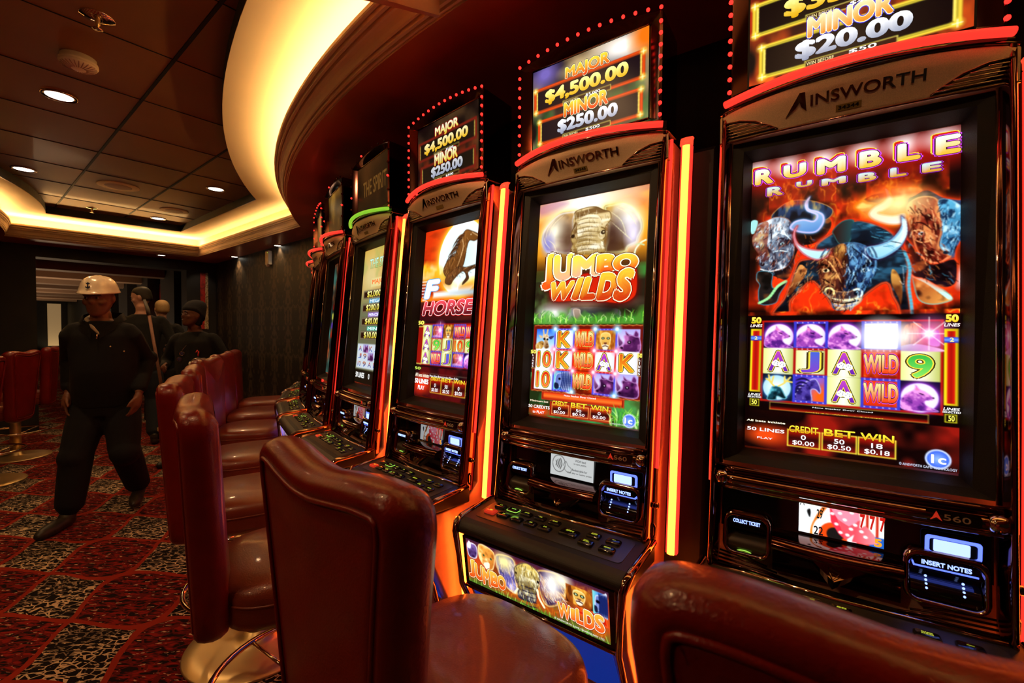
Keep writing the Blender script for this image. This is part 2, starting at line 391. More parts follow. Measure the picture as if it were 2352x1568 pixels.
def sy_letter(A, b, ch, top, bot, bg=('f8f8c0', 'c8cc7a'), dice=False, crown=False):
    t = T(*b); A.rect(*b, bg[0], [ 'ffffe8', bg[1]], 0)
    (x0, y0), (x1, y1) = t([(.12, .1), (.88, .92)])
    if len(ch) == 1: x0, x1 = t([(.16, 0), (.84, 0)])[0][0], t([(.16, 0), (.84, 0)])[1][0]
    A.text(ch, x0, y0, x1, y1, top, bot, bold=.035, out='f0d840', outw=.06, out2='403010', out2w=.085)
    if ch in 'AJK': pass
    if dice:
        w = b[2]-b[0]
        for k, (a, c) in enumerate(((.42, .55), (.62, .6))):
            x, y = t([(a, c)])[0]; A.txt.append((np.array(t([(a-.12, c), (a, c-.1), (a+.12, c-.02), (a+.12, c+.1), (a, c+.17), (a-.12, c+.1)])), [(0, 5, 4, 3, 2, 1)], np.ones((6, 3))*.97))
            for dx, dy in ((-.05, .02), (.05, .06), (0, -.03), (.06, -.0)):
                x, y = t([(a+dx, c+dy+.02)])[0]; A.txt.append((np.array([(x+w*.015*math.cos(q), y+w*.015*math.sin(q)) for q in np.arange(6)*PI/3]), [(5, 4, 3, 2, 1, 0)], np.zeros((6, 3))))
    if crown:
        A.poly(t([(.2,.4),(.2,.22),(.32,.16),(.45,.22),(.45,.4)]), '4a20a0', rim='f0c020', rimw=.005)
def sy_wild(A, b, gold=False):
    t = T(*b); A.rect(*b, 'd82808', ['ff7010', '701000'], 90); A.fire(b[1], b[3], 21, b[0], b[2], .8)
    (x0, y0), (x1, y1) = t([(.04, .14), (.97, .82)])
    A.text('WILD', x0, y0, x1, y1, 'fff0a0', 'e83008', bold=.05, out='300808', outw=.09, out2='d050d0' if not gold else 'ffe060', out2w=.12)
def sy_flash(A, b):
    t = T(*b); A.rect(*b, 'fffafa'); cx, cy = t([(.5, .7)])[0]; A.ell(cx, cy, .02, .01, 'f8a0c0', soft=1); A.ell(*t([(.2, .15)])[0], .03, .006, 'ffe0a0', soft=1)
def sy_canyon(A, b):
    t = T(*b); A.rect(*b, '200818', ['d06020', '602050'], 80); W = A._win(*b, 0)
    A.poly(t([(.1,.2),(.3,.05),(.55,.1),(.62,.4),(.4,.7),(.1,.8)]), 'd07020', '802008', 90, tex=('401008','f0a040',30,5,3,.5))
    A.poly(t([(.8,.4),(.95,.3),(.98,.8),(.7,.75)]), '7a3090', 'd080d0'); A.poly(t([(0,.85),(.4,.75),(1,.9),(1,1),(0,1)]), '8a60a0', 'f0c0e0', 0)
    x, y = t([(.72, .4)])[0]; A.ell(x, y, .07, .07, 'ff80e0', soft=1.6, a=.8); A.ell(x, y, .022, .022, 'ffffff', soft=1.2)
    for q in range(4): A.line([(x-.09*math.cos(q*PI/4), y-.09*math.sin(q*PI/4)), (x+.09*math.cos(q*PI/4), y+.09*math.sin(q*PI/4))], .004, 'ffffff', .8, sm=False)
def sy_deer(A, b):
    t = T(*b); A.rect(*b, '081020'); cx, cy = t([(.47, .52)])[0]; A.ell(cx, cy, (b[2]-b[0])*.45, (b[3]-b[1])*.47, 'a8d8e8', glow='3060a0', gw=.01, col2='ffffff')
    A.poly(t([(.3,.5),(.45,.44),(.62,.52),(.75,.8),(.82,.86),(.72,.95),(.5,.86),(.45,1.),(.15,1.),(.22,.75)]), '1c5a70', '062028', 60, rim='80e0f0', rimw=.005, tex=('041820','60c0d0',30,2,1,1))
    for P in ([(.38,.46),(.25,.3),(.2,.05)], [(.27,.3),(.12,.2)], [(.3,.36),(.36,.1)], [(.52,.46),(.7,.34),(.9,.1)], [(.72,.33),(.72,.08)], [(.8,.26),(.96,.28)]): A.line(t(P), .009, 'e8d060')
def sy_horse(A, b):
    t = T(*b); A.rect(*b, '2818a0', ['8060e0', 'e04010'], 30); A.ell(*t([(.85, .75)])[0], .05, .05, 'ff6010', soft=1.4)
    A.poly(t([(.3,.3),(.5,.15),(.68,.1),(.8,.3),(.86,.55),(.8,.66),(.68,.52),(.56,.55),(.6,.9),(.5,1.),(.02,1.),(.1,.6)]), '6a58c8', '2a1a70', 50, rim='e0d8ff', rimw=.006, tex=('180c50','b0a0f0',24,4,1,1))
    for k in range(5): A.line(t([(.5-.08*k, .2+.1*k), (.3-.07*k, .12+.14*k), (.08, .2+.16*k)]), .012, '181048', taper=True)
def sy_giraffe(A, b):
    t = T(*b); A.rect(*b, '1c5ce0', ['88c0ff', 'd8ecff'], 90); A.poly(t([(0,.75),(.3,.6),(.45,.75),(.3,1.),(0,1.)]), 'c09040', tex=('6a3a10','f0d8a0',26,3,1,1))
    A.poly(t([(.34,.3),(.5,.26),(.66,.34),(.64,.6),(.72,.9),(.55,1.),(.42,.9),(.42,.6)]), 'd8b888', '8a5a30', 70, tex=('5a3010','fff0d0',20,6,1,1), rim='fff0d0', rimw=.005)
    for P in ([(.4,.3),(.36,.05)], [(.56,.28),(.6,.04)]): A.line(t(P), .013, 'd8b888')
    A.poly(t([(.66,.4),(.95,.34),(.8,.52)]), '303060'); A.poly(t([(.34,.38),(.12,.3),(.24,.48)]), 'd8b888'); A.ell(*t([(.44,.5)])[0], .012, .01, '080400'); A.ell(*t([(.6,.52)])[0], .01, .009, '080400')
def sy_lion(A, b):
    t = T(*b); A.rect(*b, 'a85018', ['502008', '301004'], 90)
    A.poly(t([(.5,.0),(.8,.02),(.98,.25),(.98,.7),(.85,1.),(.15,1.),(.02,.7),(.02,.25),(.2,.02)]), 'c8781c', '8a3c0c', 90, tex=('5a2408','f0b040',22,8,1.6,.6))
    A.poly(t([(.3,.22),(.5,.14),(.7,.22),(.74,.5),(.66,.8),(.5,.98),(.34,.8),(.26,.5)]), 'f4cc68', 'c88830', 80, rim='fff0b0', rimw=.006)
    A.ell(*t([(.38,.42)])[0], .014, .009, '181000'); A.ell(*t([(.62,.42)])[0], .014, .009, '181000'); A.ell(*t([(.38,.42)])[0], .006, .005, 'c0f0c0'); A.ell(*t([(.62,.42)])[0], .006, .005, 'c0f0c0')
    A.poly(t([(.42,.62),(.58,.62),(.5,.72)]), '6a3020'); A.poly(t([(.36,.74),(.5,.7),(.64,.74),(.6,.92),(.5,.97),(.4,.92)]), 'fff4e0', a=.9); A.line(t([(.38,.8),(.5,.76),(.62,.8)]), .006, '301008')
def sy_rhino(A, b):
    t = T(*b); A.rect(*b, 'a8a0e8', ['d8d0ff', '8080d0'], 90)
    A.poly(t([(.3,.3),(.5,.22),(.78,.3),(1.,.4),(1.,1.),(.2,1.),(.08,.88),(.14,.76),(.3,.66),(.34,.5)]), '7a3078', '3a0c40', 60, tex=('280830','c070b8',16,5,1,1), rim='e0a8e8', rimw=.008)
    A.poly(t([(.12,.8),(.04,.5),(.06,.12),(.16,.4),(.3,.62)]), 'b078b0', '4a1c50', 90, rim='f0c8f0', rimw=.006)
    A.poly(t([(.36,.08),(.5,.2),(.62,.3),(.42,.3)]), '4a1850', rim='c890d0', rimw=.006); A.poly(t([(.72,.3),(.8,.06),(.94,.2),(.9,.36)]), '5a2060', rim='c890d0', rimw=.006)
    A.ell(*t([(.55,.58)])[0], .016, .012, '100010'); A.ell(*t([(.55,.575)])[0], .006, .005, 'd0c0e0'); A.ell(*t([(.24,.84)])[0], .012, .008, '180018')
def sy_zebra(A, b):
    t = T(*b); A.rect(*b, '80e0d8', ['4080e0', '2040a0'], 0)
    A.poly(t([(.2,.2),(.5,.1),(.8,0),(1.,0),(1.,1.),(.6,1.),(.42,.8),(.26,.9),(.12,.82),(.12,.6)]), '3048a8', 'e8f0ff', 20, rim='ffffff', rimw=.006)
    for k in range(7): A.line(t([(.45+.09*k, .05), (.5+.08*k, .5), (.4+.1*k, 1.)]), .011, '102060', taper=True)
    A.poly(t([(.12,.62),(.3,.66),(.34,.86),(.2,.92),(.1,.82)]), '101838'); A.ell(*t([(.36,.42)])[0], .012, .01, '000010')
def grid_cells(x0, y0, x1, y1):
    return [[(x0+(x1-x0)*i/5, y0+(y1-y0)*j/3, x0+(x1-x0)*(i+1)/5, y0+(y1-y0)*(j+1)/3) for i in range(5)] for j in range(3)]
PUR = ('c040c0', '5a20a8'); BLU = ('4060d0', '8040c0'); GRN = ('30b040', '8ae060'); RED = ('d02010', 'f08040'); ORG = ('d05010', 'f0a020')
def draw_grid(A, cells, rows, hi=(), hi2=()):
    for j in range(3):
        for i in range(5):
            b = cells[j][i]; k = rows[j][i]
            if callable(k): k(A, b)
            else:
                c = {'A': PUR, 'J': BLU, '9': GRN, '10': RED, 'K': ORG, 'Q': GRN}[k]; sy_letter(A, b, k, c[0], c[1], A.tile, dice=k == 'A', crown=k == 'K')
    for (i, j), c in list(hi) + list(hi2):
        b = cells[j][i]; A.frame(b[0]-.004, b[1]-.004, b[2]+.004, b[3]+.004, .014, c)
        for q in range(6):
            x = b[0]+(b[2]-b[0])*(q+.5)/6
            for yy in (b[1]+.003, b[3]-.003): A.ell(x, yy, .003, .003, 'ffe0ff')
def credit_boxes(A, xs, y0, y1, vals, col='c01808', edge='f0e040'):
    for (a, b), (ti, v1, v2) in zip(xs, vals):
        A.rect(a, y0, b, y1, col, ['300404', '901008'], 90); A.frame(a, y0, b, y1, .006, edge); h = y1-y0
        A.text(ti, a+.01, y0-.025, b-.01, y0+.017, 'fff040', 'e0a010', bold=.04, out='301004', outw=.08)
        m = (a+b)/2; A.text(v1, m-.017*len(v1)/1.4, y0+h*.28, m+.017*len(v1)/1.4, y0+h*.54, bold=.02); A.text(v2, m-.055, y0+h*.62, m+.055, y0+h*.9, bold=.02)

def art_rumble():
    A = Art(300, .70/.374, '050102'); A.tile = ('dce888', 'b8c060')
    g = A.noise(5, 3, 11); W = A._win(0, 0, 1, 1.9, 0)
    A.mixin(W, np.clip((.35-A.y)*3, 0, 1)*np.clip((g-.45)*5, 0, 1)*.6, '7a0800')
    A.fire(.18, 1.04, 3); A.fire(.30, 1.04, 9, .1, .9)
    A.mixin(W, np.clip((A.y-.62)*4, 0, 1)*np.clip((1.0-A.y)*20, 0, 1)*.55, 'f02c08')
    A.mixin(W, np.clip((A.noise(3, 3, 77)-.52)*7, 0, 1)*np.clip((.75-A.y)*4, 0, 1)*.9, '060102'); A.mixin(W, np.clip(1-np.abs(A.x-.5)*-0-(A.y-.1)*5, 0, 1)*.75, '0a0102')
    for X_ in (0., 1.): A.mixin(W, np.clip((.12-np.abs(A.x-X_))*9, 0, 1)*np.clip((.95-A.y)*6, 0, 1)*.8, '080103')
    # right-hand bull
    A.poly([(.549,.378),(.627,.325),(.720,.306),(.815,.313),(.873,.355),(.895,.398),(.815,.423),(.780,.480),(.708,.485),(.627,.457),(.582,.417)], 'ff9a20', 'a02c04', 90, tex=('601000', 'ffe070', 12, 4, 1, 1.5), glow='ff8010', gw=.02)
    A.poly([(.780,.401),(.815,.360),(.867,.339),(.928,.389),(.994,.416),(1.012,.419),(1.012,.591),(.982,.685),(.976,.782),(.971,.856),(.938,.876),(.894,.851),(.889,.774),(.838,.723),(.791,.624)], '5a1c10', '2060a0', 10, tex=('180608', 'b04828', 14, 6, 1, 1.2), glow='ff4010', gw=.015)
    A.poly([(.780,.417),(.815,.376),(.867,.370),(.912,.401),(.920,.502),(.928,.580),(.917,.654),(.944,.696),(.966,.721),(.916,.753),(.860,.744),(.832,.691),(.815,.642),(.800,.562),(.786,.497)], 'a83c24', '5a140c', 70, tex=('240404', 'e89050', 18, 8, 1.4, .8), rim='f0a060', rimw=.008)
    A.poly([(.912,.401),(.967,.411),(1.012,.472),(1.012,.576),(.988,.633),(.966,.713),(.944,.696),(.919,.655),(.931,.572),(.923,.487)], '60c0e8', '184878', 60, tex=('0c2040', 'd8f8ff', 16, 9, 1.2, 1), rim='80c0e0', rimw=.004)
    A.poly([(.686,.296),(.717,.342),(.720,.391),(.683,.425),(.658,.437),(.720,.459),(.774,.456),(.768,.510),(.708,.513),(.639,.479),(.611,.438),(.633,.400),(.677,.375),(.695,.346)], 'ffd0a0', 'ffffff', 70, rim='e09060', rimw=.008, glow='ff7010', gw=.02)
    A.ell(*[(.744,.395)][0], .1, .07, 'fff0a0', soft=1.8)
    A.ell(*[(.844,.580)][0], .012, .010, 'c0e0ff'); A.ell(*[(.845,.581)][0], .006, .007, '000000'); A.ell(*[(.966,.577)][0], .010, .008, 'c0e8ff')
    A.line([(.832,.683),(.866,.733),(.916,.750),(.949,.726)], .008, 'ffb080'); A.ell(*[(.883,.689)][0], .014, .011, '200404'); A.ell(*[(.944,.696)][0], .012, .010, '04182c')
    for k, q in enumerate(([(.803,.563),(.838,.560),(.872,.587)], [(.809,.516),(.849,.522),(.889,.567)], [(.815,.611),(.849,.631),(.889,.620)], [(.838,.458),(.861,.493),(.872,.541)], [(.884,.435),(.895,.498),(.906,.569)])): A.line(q, .006, '2a0404' if k % 2 else 'ffb070', taper=True)
    A.poly([(.809,.805),(.860,.817),(.916,.875),(.965,.931),(.965,.961),(.894,.980),(.837,.955),(.814,.876)], '7a2c10', 'ffb050', 30, rim='70c0c0', rimw=.006, tex=('200808', 'ffb060', 12, 5, 1, 1))
    A.line([(.814,.814),(.866,.849),(.916,.898),(.960,.945)], .02, 'c8f8f0', .8); A.ell(*[(.998,.836)][0], .02, .05, 'd0e0f0', soft=1.2)
    A.poly([(.780,.607),(.838,.707),(.894,.759),(.976,.737),(.987,.813),(.976,.872),(.927,.883),(.860,.833),(.814,.814),(.785,.741)], '3a1008', '140a18', 60, tex=('080204', 'a04820', 12, 5, 1, 1.4), glow='ff4010', gw=.012)
    A.fur([(.780,.607),(.894,.759),(.976,.737),(.976,.872),(.860,.833),(.785,.741)], 120, ['d07030', '180406', '80381c', '4090b0'], 11, 60, .03)
    # left-hand bull
    A.poly([(.174,.422),(.394,.420),(.435,.478),(.394,.558),(.338,.585),(.280,.596),(.251,.663),(.244,.733),(.207,.801),(.130,.768),(.059,.744),(.113,.522)], '28140c', '0c0a14', 80, tex=('060204', '9a4a1c', 12, 6, 1, 1.4), glow='ff4010', gw=.012)
    A.fur([(.174,.422),(.394,.420),(.338,.585),(.244,.733),(.130,.768),(.113,.522)], 160, ['b05a20', '100406', '60301c', '507090'], 12, 70, .03)
    A.poly([(.112,.386),(.173,.314),(.249,.291),(.358,.319),(.442,.381),(.415,.441),(.323,.444),(.249,.451),(.174,.431)], '30507a', '101830', 90, tex=('040810', 'e8c060', 14, 7, 2, .7), rim='f0a040', rimw=.005)
    A.poly([(.040,.421),(.080,.408),(.143,.386),(.212,.410),(.242,.485),(.250,.575),(.243,.662),(.206,.721),(.145,.742),(.083,.737),(.050,.689),(.050,.625),(.017,.566),(.010,.509),(.029,.475)], 'b8c8d8', '283048', 60, tex=('200c14', 'f8fcff', 18, 12, 1.2, 1), rim='903818', rimw=.004)
    A.poly([(.040,.439),(.096,.411),(.104,.485),(.097,.575),(.113,.649),(.074,.682),(.050,.625),(.017,.566),(.013,.510)], 'a8583c', '501818', 80, tex=('280808', 'f0d080', 16, 13, 1, 1), a=.8)
    A.poly([(.324,.283),(.297,.322),(.308,.372),(.358,.406),(.344,.439),(.293,.422),(.242,.432),(.220,.474),(.287,.509),(.359,.514),(.397,.464),(.397,.412),(.365,.381),(.322,.361),(.315,.325)], 'd8f4ff', '4880c8', 80, rim='e8d0ff', rimw=.01, glow='6090c0', gw=.006)
    A.poly([(.002,.397),(.040,.402),(.024,.474),(.002,.476)], 'a0e0e0'); A.ell(*[(.043,.573)][0], .010, .008, 'b0f0ff'); A.ell(*[(.182,.567)][0], .012, .008, 'c0f0ff'); A.ell(*[(.182,.568)][0], .006, .006, '000000')
    A.ell(*[(.074,.691)][0], .012, .012, '180408'); A.ell(*[(.133,.683)][0], .014, .011, '180408'); A.line([(.063,.722),(.114,.740),(.168,.731)], .007, 'f0f0f0')
    for k, q in enumerate(([(.144,.490),(.190,.505),(.228,.546)], [(.144,.544),(.175,.530),(.220,.554)], [(.129,.615),(.175,.611),(.221,.625)], [(.112,.431),(.120,.505),(.117,.586)], [(.166,.421),(.174,.467),(.205,.516)])): A.line(q, .006, '100818' if k % 2 else 'f0ffff', taper=True)
    A.poly([(.051,.735),(.130,.750),(.130,.822),(.146,.850),(.199,.809),(.214,.819),(.177,.888),(.154,.949),(.068,.955),(.052,.872),(.059,.827),(.039,.789)], '302018', '0c1018', 60, tex=('040404', 'c86020', 10, 3, 1, 1), rim='50a8c8', rimw=.005)
    A.line([(.060,.945),(.115,.911),(.161,.842),(.207,.810)], .016, 'a0f0a0', .8)
    # central bull
    A.poly([(.359,.588),(.449,.514),(.490,.461),(.543,.462),(.627,.489),(.708,.549),(.744,.602),(.774,.661),(.797,.758),(.791,.859),(.803,.953),(.811,1.058),(.761,1.053),(.744,.982),(.720,.925),(.695,.852),(.621,.904),(.531,.998),(.457,.995),(.416,.926),(.381,.865),(.339,.823),(.281,.885),(.237,.944),(.232,1.014),(.139,1.022),(.147,.985),(.192,.924),(.222,.837),(.244,.751),(.273,.683),(.345,.664)], '102434', '0c0c16', 90, tex=('02040a', '285a78', 12, 15, 1, 1.6), rim='ff5020', rimw=.012, glow='ff3008', gw=.012)
    A.poly([(.490,.461),(.543,.462),(.543,.527),(.523,.599),(.477,.602),(.449,.548),(.442,.513)], '2c0c08', '1c4a50', 0, rim='2c7070', rimw=.005)
    A.poly([(.543,.477),(.627,.497),(.708,.557),(.738,.617),(.677,.626),(.595,.591),(.536,.592)], '184058', '0a1c2c', 90, tex=('040c18', '4898b8', 12, 17, .7, 2), a=.9)
    A.poly([(.280,.710),(.317,.757),(.281,.824),(.244,.883),(.215,.907),(.244,.804)], 'f0a050', '401004', 100, tex=('401004', 'fff0b0', 14, 3, 1, 1)); A.poly([(.720,.774),(.744,.792),(.767,.873),(.761,.982),(.750,.935),(.720,.854)], 'f0b050', '501808', 90, tex=('401004', 'fff0b0', 12, 3, 1, 1))
    A.line([(.774,.677),(.797,.765),(.794,.867),(.805,.969),(.811,1.046)], .014, '50b8d8', .8)
    A.poly([(.436,.623),(.497,.596),(.563,.600),(.627,.644),(.652,.704),(.649,.784),(.621,.839),(.595,.902),(.586,.951),(.544,.986),(.504,1.001),(.457,.995),(.437,.936),(.402,.892),(.385,.831),(.374,.762),(.377,.676)], '203860', '0c1838', 70, tex=('04060f', '68a8d8', 17, 19, 1.5, .9), rim='4078a8', rimw=.004)
    A.poly([(.436,.623),(.497,.598),(.517,.648),(.514,.732),(.504,.814),(.497,.880),(.471,.904),(.416,.901),(.388,.840),(.374,.762),(.378,.676)], '9c4a20', '3a0c08', 80, tex=('1c0404', 'f0a850', 16, 21, 1.5, .9), a=.92)
    A.poly([(.463,.617),(.497,.613),(.504,.672),(.477,.695),(.456,.659)], 'f0c060', '804010', 90, a=.7, soft=6); A.poly([(.517,.607),(.563,.612),(.556,.661),(.523,.666)], '90d0f0', '305080', 90, a=.7, soft=6)
    A.poly([(.410,.871),(.430,.861),(.464,.882),(.524,.890),(.563,.869),(.586,.886),(.589,.935),(.576,.963),(.537,.992),(.498,1.001),(.464,.989),(.440,.936),(.416,.905)], '603830', '101428', 70, tex=('100408', 'f0d8b0', 12, 23, .5, 2.4), rim='c89060', rimw=.006)
    A.line([(.413,.892),(.416,.869),(.437,.866),(.454,.882),(.454,.903)], .009, 'f8f0a0'); A.line([(.550,.883),(.570,.878),(.586,.890),(.586,.914),(.570,.926)], .009, 'e8fff8'); A.ell(*[(.433,.892)][0], .014, .013, '180404'); A.ell(*[(.563,.901)][0], .014, .013, '040818')
    A.line([(.444,.928),(.504,.943),(.570,.930)], .007, 'fff8c0'); A.line([(.454,.966),(.504,.980),(.557,.966)], .006, '90a0d0'); A.line([(.447,.949),(.504,.960),(.570,.946)], .008, '080408')
    for cx, cy, c in ((925, 990, 'ffe8b0'), (1210, 985, 'e0f8ff')):
        x, y = {925: [(.412,.756)][0], 1210: [(.602,.768)][0]}[cx]; A.ell(x, y, .020, .012, c); A.ell(x, y, .008, .010, '000000')
    A.line([(.388,.720),(.415,.727),(.446,.768)], .012, '100202'); A.line([(.563,.785),(.595,.743),(.633,.743)], .012, '02040c')
    for k, q in enumerate(([(.394,.678),(.429,.707),(.463,.769),(.491,.838)], [(.395,.806),(.423,.825),(.464,.861)], [(.415,.663),(.463,.685),(.497,.755)], [(.530,.658),(.563,.711),(.550,.776),(.524,.857)], [(.582,.664),(.614,.700),(.627,.726)], [(.557,.826),(.582,.836),(.608,.814)], [(.517,.632),(.520,.732),(.511,.839)], [(.537,.626),(.576,.671),(.589,.722)], [(.443,.640),(.470,.728),(.497,.805)])): A.line(q, .007, ['ffc070', '1a0404', 'e08040', '70b0e0', 'c0e8ff', '0c1430', '201010', '080c20', '300804'][k], taper=True)
    A.poly([(.261,.462),(.248,.504),(.263,.568),(.309,.606),(.373,.626),(.432,.631),(.422,.668),(.366,.688),(.302,.651),(.258,.593),(.241,.530),(.246,.486)], 'ffffff', 'b0e8f0', 90, rim='c85060', rimw=.008, glow='c02020', gw=.006)
    A.poly([(.759,.469),(.780,.512),(.783,.576),(.762,.636),(.720,.679),(.664,.707),(.621,.688),(.605,.635),(.658,.624),(.708,.604),(.744,.562),(.761,.517)], 'ffffff', '88d0e8', 100, rim='60a0c8', rimw=.01, glow='301040', gw=.006)
    for q in ([(.412,.624),(.398,.644),(.387,.669)], [(.429,.629),(.419,.655)], [(.614,.639),(.627,.669),(.634,.692)], [(.630,.635),(.646,.671),(.652,.700)]): A.line(q, .008, '406080')
    A.line([(.771,.495),(.774,.574),(.744,.634)], .02, 'e8ffff', .6)
    A.line([(.768,.763),(.773,.858),(.756,.841)], .004, 'ffffff', .4)
    A.fire(1.0, 1.03, 4); A.rect(0, 1.028, 1, 1.9, '0a0102')
    A.fur([(.436,.623),(.497,.596),(.563,.600),(.627,.644),(.652,.704),(.649,.784),(.621,.839),(.595,.902),(.544,.986),(.504,1.001),(.457,.995),(.402,.892),(.374,.762),(.377,.676)], 420, ['c0703a', 'f0b060', '2a0804', '50180c'], 1, 100, .03, split=([(.514,.690)][0][0], ['70b8e8', 'c8f0ff', '040a1c', '1c3c78']))
    A.fur([(.040,.439),(.143,.386),(.212,.410),(.250,.575),(.243,.662),(.145,.742),(.050,.689),(.017,.566)], 260, ['e8f4ff', '8ab0d0', '101424', 'c87050'], 2, 110, .025)
    A.fur([(.780,.417),(.867,.370),(.920,.502),(.928,.580),(.944,.696),(.916,.753),(.860,.744),(.800,.562)], 240, ['f0a060', 'c05030', '280404', 'ffd090'], 3, 70, .025); A.fur([(.912,.401),(1.012,.472),(1.012,.576),(.966,.713),(.931,.572)], 160, ['c0f0ff', '60b0e0', '0c2040'], 4, 100, .025)
    A.fur([(.543,.477),(.708,.557),(.768,.660),(.797,.758),(.768,.794),(.677,.626)], 120, ['3080a8', '081420', '60b8d0'], 5, 20, .04); A.fur([(.280,.710),(.359,.674),(.346,.811),(.252,.927),(.215,.907)], 90, ['a05020', '100404', 'e0a060'], 6, 120, .03)
    # title, twice
    for ch, P, l in zip('RUMBLE', ([(.014,.160),(.125,.054)], [(.175,.146),(.303,.056)], [(.354,.157),(.502,.055)], [(.562,.158),(.670,.054)], [(.735,.156),(.839,.048)], [(.896,.154),(1.003,.045)]), range(6)):
        (a, b), (c, d) = P; A.ell((a+c)/2, (b+d)/2, (c-a)*.95, (b-d)*.9, 'c01008', soft=1.4, a=.85)
        A.ell(a+(c-a)*(.2 if l < 4 else .3), d+.01, .06, .05, 'ffffff', soft=1.7)
        A.text(ch, a-.012, d-.015, c-.012, b-.015, 'd02010', '901008', bold=.05, out='f0e040', outw=.08)
        A.text(ch, a, d, c, b, 'ffffff', 'f0b020', bold=.06, out='300818', outw=.085, out2='d048f0', out2w=.12)
    for ch, P in zip('RUMBLE', ([(.087,.248),(.182,.186)], [(.248,.217),(.334,.179)], [(.379,.231),(.504,.186)], [(.559,.241),(.647,.187)], [(.704,.240),(.780,.184)], [(.841,.241),(.926,.186)])):
        (a, b), (c, d) = P; A.text(ch, a, d, c, b, 'c8e8f8', 'd89018', bold=.06, out='200818', outw=.085, out2='a838c8', out2w=.115)
    A.fire(.12, .34, 31, .1, .45, .5); A.fire(.16, .36, 33, .6, .95, .5)
    # reels
    (gx0, gy0), (gx1, gy1) = ([(.093,1.072)][0], [(.926,1.563)][0]); C5 = grid_cells(gx0, gy0, gx1, gy1)
    A.frame(gx0-.012, gy0-.012, gx1+.012, gy1+.012, .012, 'b01408')
    draw_grid(A, C5, [[sy_wolf, sy_wolf, sy_wolf, sy_flash, sy_canyon], ['A', 'J', 'A', sy_wild, '9'], [sy_deer, sy_horse, 'A', sy_wild, sy_wolf]],
              hi=(((1, 0), '3838c8'), ((3, 0), '3838c8'), ((1, 1), 'a81010'), ((3, 1), 'a81010'), ((1, 2), '3838c8'), ((3, 2), '3838c8')))
    x, y = (C5[0][3][0]+C5[0][3][2])/2, (C5[0][3][1]+C5[0][3][3])/2; A.ell(x, y, .1, .09, 'ffffff', soft=.9, a=.9); A.ell(x+.1, y-.0, .05, .06, 'ffffff', soft=1.6, a=.7)
    for (sx0, sy0), (sx1, sy1) in (([(.019,1.114),(.080,1.519)]), ([(.940,1.111),(.995,1.520)])):
        A.rect(sx0, sy0, sx1, sy1, 'f0d818', 'c0a010', 0); A.rect(sx0+.012, sy0+.012, sx1-.012, sy1-.01, 'd81c0c', ['a01008', 'd81c0c'], 0)
        A.rect(sx0, sy0+.045, sx1, sy0+.075, '2038d0', ['70a0ff', '1020a0'], 90); A.text('2', (sx0+sx1)/2-.008, sy0+.05, (sx0+sx1)/2+.008, sy0+.071, 'fff080')
        A.text('50', sx0+.002, sy0-.075, sx1-.002, sy0-.033, 'fffc60', 'f0c020', bold=.06, out='601004', outw=.1); A.text('LINES', sx0-.004, sy0-.028, sx1+.004, sy0-.010, 'ffffff', bold=.03, out='901020', outw=.07, shear=.2)
        A.text('LINES', sx0-.004, sy1+.012, sx1+.004, sy1+.026, 'ffffff', bold=.03, shear=.2); A.text('SELECTED', sx0-.008, sy1+.03, sx1+.008, sy1+.04, 'ffffff', bold=.03, shear=.2)
        A.frame(sx0+.004, sy1+.046, sx1-.004, sy1+.09, .004, 'e8e020'); A.text('50', sx0+.016, sy1+.054, sx1-.016, sy1+.082, 'fff860', bold=.03)
    (ax, ay), (bx, by) = [(.135,1.577),(.881,1.624)]; A.rect(ax, ay, bx, by, '080000', ['180202', 'c81808'], 90); A.frame(ax, ay, bx, by, .003, 'c0a040')
    (cx, cy), (dx, dy) = [(.361,1.600),(.644,1.598)]; A.text('Note Stacker Door Closed', cx, cy-.012, dx, dy-.004, 'ffffff', bold=.015)
    (cx, cy), (dx, dy) = [(.323,1.632),(.691,1.627)]; A.text("WIN! 4 x  'Wolf'   -  4 credits", cx, cy-.008, dx, dy-.006, 'f8e840', bold=.02)
    W = A._win(0, by+.01, 1, 1.88, 0); n = A.noise(5, 3, 44)[W]; A.mixin(W, np.clip((n-.42)*4, 0, 1)*np.clip((A.x[W]-.02)*3, 0, 1)*.75, 'c01c10'); A.mixin(W, np.clip((.45-n)*6, 0, 1)*.8, '180202')
    (cx, cy), (dx, dy) = [(.014,1.745),(.223,1.808)]; A.ell((cx+dx)/2, (cy+dy)/2+.01, .1, .05, 'f04810', soft=1.3)
    (cx, cy), (dx, dy) = [(.010,1.726),(.223,1.713)]; A.text('All bets initiate', cx, cy-.028, dx, dy-.003, 'ffffff', bold=.02, out='c0a820', outw=.07)
    (cx, cy), (dx, dy) = [(.013,1.775),(.220,1.770)]; A.text('50 LINES', cx, cy-.03, dx, dy-.003, 'ffffff', bold=.035, out='802020', outw=.09)
    (cx, cy), (dx, dy) = [(.072,1.824),(.157,1.817)]; A.text('PLAY', cx, cy-.022, dx, dy-.003, 'ffffff', bold=.02, out='902020', outw=.08)
    q = [(.234,1.755),(.402,1.826),(.409,1.742),(.577,1.826),(.580,1.745),(.749,1.831)]; yb0, yb1 = 1.735, 1.838
    credit_boxes(A, ((q[0][0], q[1][0]), (q[2][0], q[3][0]), (q[4][0], q[5][0])), yb0, yb1, (('CREDIT', '0', '$0.00'), ('BET', '50', '$0.50'), ('WIN', '18', '$0.18')))
    (cx, cy) = [(.919,1.809)][0]; A.ell(cx, cy, .052, .052, 'c8d8ff'); A.ell(cx, cy, .044, .044, '3860e0', col2='90b8ff'); A.text('1c', cx-.028, cy-.022, cx+.028, cy+.022, 'ffffff', bold=.04)
